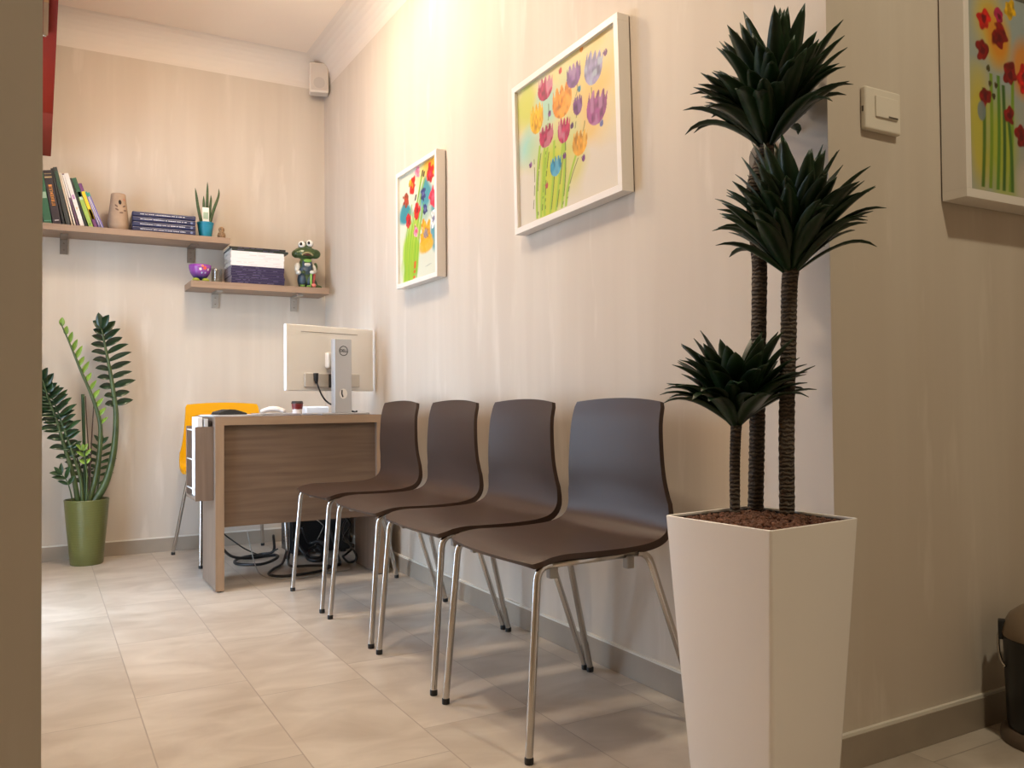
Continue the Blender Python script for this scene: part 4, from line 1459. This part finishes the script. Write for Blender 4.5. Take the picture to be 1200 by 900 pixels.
def clear_of_walls(b, d, L):
    """pick how a leaf from b heading along d must bend so as to stay in front of the two walls; None: it would meet their corner"""
    bw = Rfwd @ b
    dw = (Rfwd.to_3x3() @ d).normalized()
    wx, wy, mg = W - 0.008, HY - 0.018, 0.045

    def keep_x(q):
        w_ = Rfwd @ q
        if w_.x > wx:
            w_.x = wx
        return Rinv @ w_

    def keep_y(q):
        w_ = Rfwd @ q
        if w_.y > wy:
            w_.y = wy
        return Rinv @ w_
    if bw.y > wy:
        if dw.y < -1e-3:
            xc = bw.x + dw.x * (bw.y - wy + mg) / -dw.y
            return None if xc > wx - 0.02 and bw.x + dw.x * L > wx - 0.01 else (lambda q: q)
        return keep_x
    if dw.y > 1e-3:
        xc = bw.x + dw.x * (wy - bw.y) / dw.y
        if xc > wx + mg:
            return keep_y
        if xc > wx - mg and bw.x + dw.x * L > wx - 0.01:
            return None
        return keep_x
    return (lambda q: q) if bw.y < wy - 0.02 else None


def dracaena(path, r0, r1, stem, n_leaves, L, w, seed, elmax=70):
    rnd = random.Random(seed)
    pth = [Rinv @ Vector(p) for p in path]
    sm = smooth_path(pth, 10)
    bm = B()
    dense = []
    for i in range(len(sm) - 1):
        for j in range(3):
            dense.append(sm[i].lerp(sm[i + 1], j / 3))
    dense.append(sm[-1])
    md = len(dense)
    tube(bm, dense, [(r0 + (r1 - r0) * i / (md - 1)) * (1 + 0.04 * ((i % 3) - 1) + rnd.uniform(-0.025, 0.025)) for i in range(md)], 14)
    tr = obj('trunk', bm, BARK, pl, smooth=True)
    top = sm[-1]
    t = (sm[-1] - sm[-4]).normalized()
    bm = B()
    ga = PI * (3 - math.sqrt(5))
    for k in range(n_leaves):
        f = k / (n_leaves - 1)                       # 0 low, 1 top
        az = k * ga + rnd.uniform(-0.3, 0.3)
        el = math.radians(3 + elmax * f ** 1.05 + rnd.uniform(-13, 13))
        bs = top + t * (-0.012 + stem * f) + Vector((math.cos(az), math.sin(az), 0)) * r1 * 0.6
        d = Vector((math.cos(az) * math.cos(el), math.sin(az) * math.cos(el), math.sin(el)))
        d0 = (d + Vector((0, 0, 0.85 * (1 - f) ** 1.3 + 0.05))).normalized()   # leaves leave the stem steeply, then arch out
        ll = L * (0.97 + 0.12 * f) * rnd.uniform(0.85, 1.1)
        cl = clear_of_walls(bs, d0, ll * 1.05)
        if cl is None:
            continue
        leaf(bm, bs, d0, Vector((0, 0, 1)) if abs(d0.z) < 0.98 else Vector((1, 0, 0)), ll, w * rnd.uniform(0.85, 1.15),
             (0.95 * (1 - f) + 0.28) * rnd.uniform(0.4, 1.5), n=10, fold=0.28, clip=cl, shape=1.02)
    thin_solid(obj('foliage', bm, dleaf, tr, smooth=True), 0.0010)
    return tr


dracaena([(1.319, 1.31, 0.560), (1.326, 1.31, 0.70), (1.332, 1.31, 0.842), (1.341, 1.31, 1.06), (1.340, 1.31, 1.115), (1.327, 1.31, 1.242), (1.345, 1.31, 1.300), (1.372, 1.31, 1.358)],
         0.0165, 0.0155, 0.085, 112, 0.198, 0.0205, 21)
dracaena([(1.324, 1.228, 0.560), (1.327, 1.228, 0.753), (1.336, 1.228, 0.927), (1.341, 1.228, 1.040), (1.347, 1.228, 1.075)], 0.0155, 0.0165, 0.075, 104, 0.186, 0.0205, 22)
dracaena([(1.252, 1.30, 0.560), (1.253, 1.30, 0.665), (1.257, 1.30, 0.735), (1.260, 1.30, 0.762)], 0.0105, 0.0115, 0.040, 84, 0.166, 0.0205, 23, 60)

# grey rounded shape, slightly raised, on the wall behind the tall stem
bm = B()
lp = []
for k in range(24):
    a = 2 * PI * k / 24
    lp.append((0, 0.038 * math.cos(a), 0.055 * (1 if math.sin(a) > 0 else -1) + 0.038 * math.sin(a)))
loft(bm, [[(0, y, z) for _, y, z in lp], [(-0.012, y, z) for _, y, z in lp], [(-0.015, y * 0.9, z * 0.95) for _, y, z in lp]])
tag(obj('wall_shape', bm, mat('shape_grey', (0.15, 0.13, 0.108), 0.7), loc=(W - 0.0016, 1.455, 1.330)), 'grey rounded wall shape behind the tallest dracaena stem', 'wall plate')

# ------------------------------------------------------------------ light switch on the hall wall
sw = thing('light_switch', 'cream square light switch on the hall wall left of the poppy picture', 'light switch', (1.678, HY, 1.464))
obj('cover_plate', bx(-0.061, 0.061, -0.016, -0.0005, -0.049, 0.049), mat('switch_cream', (0.72, 0.66, 0.56), 0.4), sw, bevel=0.005, seg=3)
rk_ = obj('rocker', bx(-0.030, 0.046, -0.0200, -0.0162, -0.018, 0.030), mat('switch_cream2', (0.74, 0.68, 0.58), 0.35), sw, bevel=0.0015)
obj('slot', bx(0.012, 0.044, -0.0206, -0.0201, -0.0165, -0.0125), mat('slot_dark', (0.10, 0.08, 0.06), 0.6), rk_)
obj('side_slot', bx(-0.0616, -0.0608, -0.010, -0.005, -0.008, 0.004), mat('slot_dark', (0.10, 0.08, 0.06), 0.6), sw)

# ------------------------------------------------------------------ paintings
PAL = {'mag': (0.50, 0.03, 0.13), 'pur': (0.27, 0.12, 0.33), 'lav': (0.36, 0.33, 0.50), 'ora': (0.85, 0.36, 0.03), 'yel': (0.85, 0.50, 0.03), 'dpu': (0.20, 0.05, 0.22),
       'mpu': (0.36, 0.10, 0.27), 'och': (0.75, 0.40, 0.03), 'blu': (0.05, 0.32, 0.46), 'red': (0.72, 0.03, 0.02), 'crim': (0.62, 0.02, 0.03), 'navy': (0.06, 0.08, 0.25),
       'pkred': (0.80, 0.07, 0.13), 'pink': (0.85, 0.35, 0.45), 'brown': (0.42, 0.09, 0.03), 'white': (0.88, 0.86, 0.80), 'dred': (0.33, 0.015, 0.012), 'gold': (0.80, 0.52, 0.02)}


class Painter:
    def __init__(s, w, h, seed, bg):
        s.W, s.H = w, h
        s.u, s.v = np.meshgrid((np.arange(w) + 0.5) / w, (np.arange(h) + 0.5) / h)
        s.asp = w / h
        s.c = np.ones((h, w, 3)) * np.array(bg)
        s.r = np.random.RandomState(seed)

    def noise(s, fx, fy):
        g = s.r.rand(fy + 2, fx + 2)
        x, y = s.u * fx, s.v * fy
        i, j = np.floor(x).astype(int), np.floor(y).astype(int)
        a, b = x - i, y - j
        a, b = a * a * (3 - 2 * a), b * b * (3 - 2 * b)
        return (g[j, i] * (1 - a) + g[j, i + 1] * a) * (1 - b) + (g[j + 1, i] * (1 - a) + g[j + 1, i + 1] * a) * b

    def mixin(s, m, col):
        s.c = s.c * (1 - m[..., None]) + np.array(col) * m[..., None]

    def wash(s, u, v, ru, rv, col, k=0.9, soft=0.7):
        d = np.sqrt(((s.u - u) / ru) ** 2 + ((s.v - v) / rv) ** 2) + (s.noise(7, 7) - 0.5) * 0.7
        s.mixin(np.clip((1.15 - d) / soft, 0, 1) * k, col)

    def stem(s, u0, v0, u1, v1, bend, w, col, k=1.0, broken=False):
        t = np.clip((s.v - v0) / (v1 - v0 + 1e-9), 0, 1)
        uc = u0 + (u1 - u0) * t + bend * np.sin(t * PI)
        inside = (s.v > min(v0, v1)) & (s.v < max(v0, v1))
        m = np.clip(1.6 - np.abs(s.u - uc) / w, 0, 1) * inside
        if broken:
            m = m * (s.noise(5, 40) > 0.42)
        s.mixin(m * k, col)

    def tulip(s, u, v, rw, rh, col, col2=None, tilt=0.0, petals=4):
        x, y = (s.u - u) / rw, (s.v - v) / rh
        x, y = x * math.cos(tilt) + y * math.sin(tilt), -x * math.sin(tilt) + y * math.cos(tilt)
        top = 0.45 + 0.55 * np.abs(np.cos((x * 0.5 + 0.5) * PI * petals / 1.0))
        wid = np.where(y < 0, np.sqrt(np.clip(1 - y ** 2, 0, 1)), 1.0 - 0.10 * y)
        m = ((np.abs(x) < wid) & (y < top) & (y > -1)).astype(float)
        m *= np.clip(3.0 - 2.2 * (np.abs(x) / (wid + 1e-3)) ** 8, 0, 1)
        n = s.noise(70, 30)
        n2 = s.noise(26, 18)
        base = np.array(col)
        second = np.array(col2 if col2 is not None else np.clip(base * 1.5 + 0.12, 0, 1))
        cc = base[None, None] * (0.55 + 0.75 * n[..., None])
        f = np.clip((n2 - 0.52) * 5, 0, 1)[..., None] * 0.75
        cc = cc * (1 - f) + second[None, None] * f
        s.c = s.c * (1 - m[..., None]) + np.clip(cc, 0, 1) * m[..., None]

    def poppy(s, u, v, r, col, heart=(0.10, 0.01, 0.02), k=6):
        x, y = (s.u - u) / r, (s.v - v) / r * (1 / s.asp)
        a, d = np.arctan2(y, x), np.hypot(x, y)
        edge = 0.86 + 0.09 * np.cos(k * a + s.r.rand() * 6) + (s.noise(30, 30) - 0.5) * 0.55
        m = np.clip((edge - d) * 8, 0, 1)
        n = s.noise(50, 50)
        cc = np.array(col)[None, None] * (0.60 + 0.8 * n[..., None])
        s.c = s.c * (1 - m[..., None]) + np.clip(cc, 0, 1) * m[..., None]
        s.mixin(np.clip((0.36 - d + (s.noise(60, 60) - 0.5) * 0.3) * 8, 0, 1) * 0.8, heart)


def paint_tulips():
    p = Painter(230, 190, 4, (0.76, 0.69, 0.58))
    p.wash(0.55, 0.80, 0.75, 0.40, (0.80, 0.66, 0.30), 0.9)
    p.wash(0.78, 0.62, 0.20, 0.35, (0.82, 0.58, 0.22), 0.8)
    p.wash(0.10, 0.88, 0.18, 0.20, (0.62, 0.66, 0.14), 0.8)
    p.wash(0.35, 0.76, 0.15, 0.17, (0.46, 0.70, 0.58), 0.9)
    p.wash(0.12, 0.56, 0.15, 0.14, (0.40, 0.68, 0.60), 0.9)
    p.wash(0.52, 0.90, 0.10, 0.10, (0.60, 0.68, 0.40), 0.6)
    p.wash(0.40, 0.40, 0.28, 0.22, (0.62, 0.66, 0.30), 0.8)
    p.wash(0.36, 0.16, 0.20, 0.28, (0.60, 0.62, 0.07), 1.0, 0.5)
    p.wash(0.58, 0.28, 0.14, 0.22, (0.68, 0.62, 0.18), 0.7)
    for u0, u1, v1, bd in ((0.20, 0.25, 0.52, -0.02), (0.24, 0.30, 0.50, 0.0), (0.28, 0.33, 0.48, -0.015), (0.34, 0.40, 0.50, 0.01), (0.40, 0.49, 0.46, 0.0), (0.46, 0.50, 0.50, 0.015), (0.50, 0.62, 0.34, -0.02)):
        p.stem(u0, 0.02, u1, v1, bd, 0.010, (0.42, 0.58, 0.06))
        p.stem(u0 + 0.012, 0.04, u1 + 0.012, v1 - 0.04, bd, 0.0035, (0.10, 0.16, 0.03), 0.9, True)
    for u, v0, v1 in ((0.16, 0.10, 0.45), (0.61, 0.72, 0.50), (0.33, 0.80, 0.60), (0.68, 0.55, 0.45), (0.75, 0.70, 0.48), (0.62, 0.78, 0.70)):
        p.stem(u, min(v0, v1), u + 0.02, max(v0, v1), 0.01, 0.0035, (0.22, 0.24, 0.08), 0.9, True)
    for u, v, w_, h_, c, c2, tl in ((0.49, 0.73, 0.098, 0.110, 'ora', (0.88, 0.48, 0.10), 0), (0.32, 0.89, 0.080, 0.080, 'mag', (0.70, 0.35, 0.42), -0.1), (0.61, 0.85, 0.069, 0.080, 'pur', (0.45, 0.30, 0.50), 0),
                                  (0.79, 0.815, 0.082, 0.105, 'lav', (0.48, 0.55, 0.62), -0.3), (0.22, 0.72, 0.073, 0.105, 'yel', (0.80, 0.62, 0.05), 0), (0.64, 0.64, 0.044, 0.064, 'dpu', (0.35, 0.2, 0.4), 0),
                                  (0.81, 0.555, 0.090, 0.108, 'mpu', (0.55, 0.28, 0.45), -0.25), (0.32, 0.56, 0.075, 0.078, 'mag', (0.60, 0.25, 0.30), 0), (0.50, 0.53, 0.062, 0.085, 'mag', (0.66, 0.35, 0.42), -0.15),
                                  (0.65, 0.39, 0.070, 0.082, 'och', (0.85, 0.55, 0.10), -0.2), (0.41, 0.32, 0.058, 0.066, 'blu', (0.20, 0.50, 0.62), 0)):
        p.tulip(u, v, w_, h_, PAL[c], c2, tl)
    for u, v, c in ((0.48, 0.94, 'red'), (0.69, 0.985, 'ora'), (0.66, 0.74, 'blu'), (0.90, 0.86, 'dpu'), (0.58, 0.53, 'dpu'), (0.50, 0.36, 'dpu'), (0.68, 0.28, 'dpu'), (0.85, 0.44, 'navy'), (0.14, 0.42, 'dpu'), (0.31, 0.22, 'dred'), (0.36, 0.70, 'dpu')):
        p.tulip(u, v, 0.016, 0.022, PAL[c], None, 0.3, 3)
    return p


def paint_bouquet():
    p = Painter(190, 220, 9, (0.76, 0.77, 0.64))
    p.wash(0.86, 0.93, 0.22, 0.10, (0.85, 0.48, 0.04), 1.0, 0.4)
    p.wash(0.60, 0.90, 0.25, 0.14, (0.82, 0.76, 0.30), 0.6)
    p.wash(0.20, 0.64, 0.17, 0.09, (0.06, 0.36, 0.42), 1.0, 0.4)
    p.wash(0.70, 0.72, 0.18, 0.12, (0.08, 0.38, 0.44), 0.95, 0.5)
    p.wash(0.94, 0.56, 0.12, 0.10, (0.10, 0.40, 0.45), 0.9, 0.4)
    p.wash(0.92, 0.32, 0.10, 0.12, (0.10, 0.38, 0.44), 0.9, 0.4)
    p.wash(0.62, 0.56, 0.22, 0.08, (0.30, 0.50, 0.42), 0.6)
    p.wash(0.30, 0.22, 0.22, 0.26, (0.50, 0.68, 0.10), 1.0, 0.35)
    p.wash(0.46, 0.46, 0.12, 0.10, (0.52, 0.66, 0.12), 0.9, 0.4)
    for k in range(12):
        p.stem(0.14 + 0.030 * k, 0.02, 0.28 + 0.035 * k, 0.52 + 0.2 * p.r.rand(), -0.03, 0.008, (0.24 + 0.2 * p.r.rand(), 0.50 + 0.1 * p.r.rand(), 0.02))
    p.stem(0.45, 0.60, 0.62, 0.90, 0.0, 0.018, (0.30, 0.52, 0.05))
    p.stem(0.50, 0.62, 0.70, 0.86, 0.0, 0.012, (0.36, 0.56, 0.06))
    p.stem(0.40, 0.02, 0.43, 0.17, 0.0, 0.022, (0.80, 0.16, 0.03), 1.0, True)
    p.poppy(0.71, 0.37, 0.17, (0.88, 0.46, 0.03), (0.30, 0.30, 0.40), 5)
    p.wash(0.72, 0.27, 0.15, 0.06, (0.88, 0.52, 0.03), 0.9, 0.4)
    for u, v, r, c, h in ((0.83, 0.87, 0.115, 'red', (0.6, 0.05, 0.2)), (0.52, 0.955, 0.075, 'pink', (0.8, 0.2, 0.3)), (0.37, 0.86, 0.10, 'red', (0.85, 0.45, 0.05)), (0.19, 0.76, 0.10, 'brown', (0.7, 0.1, 0.05)),
                          (0.49, 0.61, 0.10, 'red', (0.3, 0.01, 0.02)), (0.26, 0.555, 0.09, 'crim', (0.3, 0.01, 0.03)), (0.65, 0.73, 0.08, 'navy', (0.25, 0.25, 0.45)), (0.70, 0.59, 0.07, 'navy', (0.3, 0.3, 0.5)),
                          (0.90, 0.66, 0.11, 'pkred', (0.7, 0.2, 0.3)), (0.91, 0.47, 0.10, 'white', (0.12, 0.14, 0.3)), (0.46, 0.43, 0.08, 'pink', (0.7, 0.1, 0.2)), (0.30, 0.89, 0.05, 'gold', (0.8, 0.5, 0.05))):
        p.poppy(u, v, r, PAL[c], h)
    for u, v in ((0.62, 0.92), (0.66, 0.905), (0.44, 0.74)):
        p.stem(u, v - 0.03, u + 0.03, v + 0.02, 0, 0.016, (0.05, 0.03, 0.02))
    p.stem(0.70, 0.085, 0.84, 0.10, 0.0, 0.03, (0.35, 0.36, 0.34), 0.6, True)
    return p


P3X0, P3X1, P3Z0, P3Z1 = 1.905, 2.485, 1.283, 1.835


def paint_poppies():
    p = Painter(220, 205, 14, (0.50, 0.52, 0.46))
    ix0, ix1, iz0, iz1 = P3X0 + 0.022, P3X1 - 0.022, P3Z0 + 0.022, P3Z1 - 0.022

    def U(x):
        return (x - ix0) / (ix1 - ix0)

    def V(z_):
        return (z_ - iz0) / (iz1 - iz0)
    p.wash(0.5, 0.75, 0.7, 0.4, (0.44, 0.52, 0.52), 0.8)
    p.wash(U(2.04), V(1.70), 0.15, 0.22, (0.75, 0.58, 0.12), 0.9)
    p.wash(U(2.06), V(1.70), 0.10, 0.13, (0.80, 0.36, 0.04), 0.9)
    p.wash(U(1.98), V(1.46), 0.10, 0.30, (0.70, 0.60, 0.10), 0.9)
    p.wash(U(2.06), V(1.42), 0.20, 0.28, (0.52, 0.58, 0.10), 1.0)
    p.wash(U(2.18), V(1.62), 0.13, 0.16, (0.82, 0.36, 0.05), 0.9)
    p.wash(U(2.20), V(1.34), 0.15, 0.12, (0.72, 0.64, 0.54), 0.8)
    p.wash(0.85, 0.5, 0.25, 0.3, (0.62, 0.58, 0.16), 0.7)
    for x0, x1, z1, c in ((1.99, 2.00, 1.56, (0.16, 0.28, 0.04)), (2.02, 2.03, 1.60, (0.30, 0.44, 0.05)), (2.05, 2.06, 1.60, (0.18, 0.36, 0.05)), (2.075, 2.08, 1.58, (0.10, 0.22, 0.05)), (2.10, 2.12, 1.62, (0.30, 0.46, 0.06)),
                          (2.11, 2.10, 1.50, (0.12, 0.26, 0.05)), (2.20, 2.18, 1.60, (0.20, 0.36, 0.06)), (2.28, 2.30, 1.64, (0.25, 0.42, 0.06)), (2.36, 2.34, 1.58, (0.16, 0.3, 0.05))):
        p.stem(U(x0), 0.03, U(x1), V(z1), 0.008, 0.011, c)
    for x, z_, r, c in ((2.007, 1.728, 0.055, 'red'), (2.069, 1.748, 0.045, 'mag'), (2.067, 1.696, 0.068, 'dred'), (1.997, 1.651, 0.055, 'dred'), (2.112, 1.610, 0.062, 'dred'), (2.007, 1.540, 0.050, 'dred'),
                        (2.102, 1.509, 0.048, 'dred'), (2.154, 1.467, 0.058, 'dred'), (2.175, 1.612, 0.075, 'red'), (2.114, 1.775, 0.05, 'gold'), (2.26, 1.70, 0.07, 'red'), (2.33, 1.60, 0.06, 'red'), (2.38, 1.74, 0.06, 'gold')):
        p.poppy(U(x), V(z_), r, PAL[c], (0.16, 0.005, 0.02) if c != 'gold' else (0.7, 0.4, 0.02), 5)
    for x, z_ in ((2.02, 1.61), (2.025, 1.575), (2.05, 1.575), (2.04, 1.545)):
        p.poppy(U(x), V(z_), 0.018, (0.16, 0.15, 0.04), (0.10, 0.03, 0.02), 3)
    p.wash(U(1.99), V(1.50), 0.025, 0.04, (0.28, 0.34, 0.36), 0.9, 0.3)
    return p


def canvas_mesh(name, p, w, h, parent, mtx):
    """flat grid whose vertices carry the brush colours; x to the right, z up, facing -y"""
    ny, nx = p.c.shape[:2]
    xs = (np.arange(nx) / (nx - 1) - 0.5) * w
    zs_ = (np.arange(ny) / (ny - 1) - 0.5) * h
    X, Z = np.meshgrid(xs, zs_)
    co = np.stack([X, np.zeros_like(X), Z], -1).reshape(-1, 3)
    idx = np.arange(nx * ny).reshape(ny, nx)
    f = np.stack([idx[:-1, :-1], idx[:-1, 1:], idx[1:, 1:], idx[1:, :-1]], -1).reshape(-1, 4)
    me = bpy.data.meshes.new(name)
    me.from_pydata(co.tolist(), [], f.tolist())
    at_ = me.color_attributes.new('paint', 'FLOAT_COLOR', 'POINT')
    rgba = np.ones((nx * ny, 4), np.float32)
    rgba[:, :3] = np.clip(p.c.reshape(-1, 3), 0, 1) ** 1.28 * 0.84
    at_.data.foreach_set('color', rgba.ravel())
    me.materials.append(CANVAS)
    o = bpy.data.objects.new(name, me)
    link(o, parent)
    o.matrix_local = mtx
    md = o.modifiers.new('board', 'SOLIDIFY')
    md.thickness = 0.003
    md.offset = -1
    return o


def picture(label, p, w, h, loc, rz, roll=0.0, depth=0.046, face=0.021, recess=0.011):
    t = thing('framed_picture', label, 'picture', loc)
    t.rotation_euler = (0, roll, rz)
    for nm, a in (('frame_rail', (-w / 2, w / 2, h / 2 - face, h / 2)), ('frame_rail', (-w / 2, w / 2, -h / 2, -h / 2 + face)),
                  ('frame_stile', (-w / 2, -w / 2 + face, -h / 2 + face, h / 2 - face)), ('frame_stile', (w / 2 - face, w / 2, -h / 2 + face, h / 2 - face))):
        obj(nm, bx(a[0], a[1], -depth, -0.004, a[2], a[3]), frame_white, t, bevel=0.0008)
    obj('backing', bx(-w / 2 + 0.003, w / 2 - 0.003, -0.004, -0.0005, -h / 2 + 0.003, h / 2 - 0.003), frame_back, t)
    canvas_mesh('painting', p, w - 2 * face + 0.002, h - 2 * face + 0.002, t, Matrix.Translation((0, -depth + recess, 0)))
    return t


picture('larger white-framed tulip painting on the long wall above the chairs', paint_tulips(), 0.631, 0.526, (W, 2.280, 1.668), -PI / 2, roll=-0.030)
picture('smaller white-framed bouquet painting on the long wall nearer the desk', paint_bouquet(), 0.466, 0.543, (W, 3.490, 1.611), -PI / 2)
picture('white-framed red poppy painting on the darker hall wall', paint_poppies(), P3X1 - P3X0, P3Z1 - P3Z0, ((P3X0 + P3X1) / 2, HY, (P3Z0 + P3Z1) / 2), 0, depth=0.066)

# ------------------------------------------------------------------ bin at the right edge
bn = thing('waste_bin', 'black round pedal bin with a brown domed lid on the hall floor', 'bin', (2.078, 1.112, 0), math.radians(-58))
bm = B()
lathe(bm, [(0, 0.03), (0.104, 0.03), (0.106, 0.04), (0.112, 0.235), (0.113, 0.24), (0.110, 0.243), (0, 0.243)], 44)
obj('bin_body', bm, mat('bin_black', (0.012, 0.012, 0.012), 0.35), bn, smooth=True, auto=0.6)
bm = B()
lathe(bm, [(0, 0), (0.120, 0.0), (0.122, 0.006), (0.119, 0.022), (0.110, 0.031), (0, 0.031)], 44)
obj('base_ring', bm, mat('bin_base_brown', (0.12, 0.085, 0.06), 0.45), bn, smooth=True, auto=0.6)
bm = B()
lathe(bm, [(0, 0.2432), (0.1125, 0.2432), (0.1135, 0.250), (0.110, 0.268), (0.098, 0.292), (0.075, 0.311), (0.045, 0.322), (0, 0.326)], 44)
obj('lid', bm, mat('bin_lid_brown', (0.20, 0.145, 0.095), 0.4), bn, smooth=True, auto=0.8)
bm = B()
tube(bm, smooth_path([(-0.116, 0.0, 0.256), (-0.121, -0.006, 0.232), (-0.120, -0.014, 0.20), (-0.114, -0.026, 0.180), (-0.108, -0.036, 0.174)], 5), 0.0035, 8)
obj('handle', bm, chrome, bn, smooth=True)
obj('handle_hinge', bx(-0.121, -0.104, -0.012, 0.012, 0.230, 0.276), black_matte, bn, bevel=0.003)

# ------------------------------------------------------------------ light
WARM, WARM2 = (1.0, 0.80, 0.56), (1.0, 0.83, 0.65)


def lamp(name, loc, power, size, col, target=None, kind='AREA', spot=None, blend=0.5):
    l = bpy.data.lights.new(name, kind)
    l.energy = power
    l.color = col
    if kind == 'AREA':
        l.shape = 'DISK'
        l.size = size
    else:
        l.shadow_soft_size = size
    if spot:
        l.spot_size = spot
        l.spot_blend = blend
    o = bpy.data.objects.new(name, l)
    COL.objects.link(o)
    o.location = loc
    d = Vector(target if target else (loc[0], loc[1], 0)) - Vector(loc)
    o.rotation_euler = d.to_track_quat('-Z', 'Y').to_euler()
    return o


lamp('ceiling_lamp', (0.72, 3.42, 2.68), 33, 0.10, WARM, None, 'POINT')
lamp('ceiling_lamp', (0.72, 3.55, 2.845), 14, 0.20, WARM2)
lamp('ceiling_lamp', (0.42, 1.82, 2.845), 23, 0.20, WARM2)
lamp('hot_spot_boost', (1.28, 3.33, 2.84), 7, 0.05, WARM, (1.52, 3.31, 2.25), 'SPOT', 1.9, 1.0)  # added spot, no fixture of its own; strengthens the ceiling lamp's glow on the wall
lamp('hall_lamp', (1.45, 0.0, 2.84), 23, 0.16, (1.0, 0.89, 0.67))

w = bpy.data.worlds.new('daylight')
w.use_nodes = True
sc.world = w
w.node_tree.nodes['Background'].inputs[0].default_value = (0.62, 0.79, 1.0, 1)
w.node_tree.nodes['Background'].inputs[1].default_value = 11.0
pt = bpy.data.lights.new('window_portal', 'AREA')
pt.shape = 'RECTANGLE'
pt.size, pt.size_y = WY1 - WY0, WZ1
pt.cycles.is_portal = True
po = bpy.data.objects.new('window_portal', pt)
COL.objects.link(po)
po.location = (LX - 0.13, (WY0 + WY1) / 2, WZ1 / 2)
po.rotation_euler = Vector((1, 0, 0)).to_track_quat('-Z', 'Z').to_euler()

# ------------------------------------------------------------------ view
sc.view_settings.view_transform = 'Standard'
sc.view_settings.look = 'None'
sc.view_settings.gamma = 1
sc.view_settings.exposure = 0.0
sc.view_settings.use_curve_mapping = False
sc.cycles.use_denoising = True
sc.cycles.max_bounces = 8
sc.cycles.transparent_max_bounces = 12
sc.cycles.sample_clamp_indirect = 6
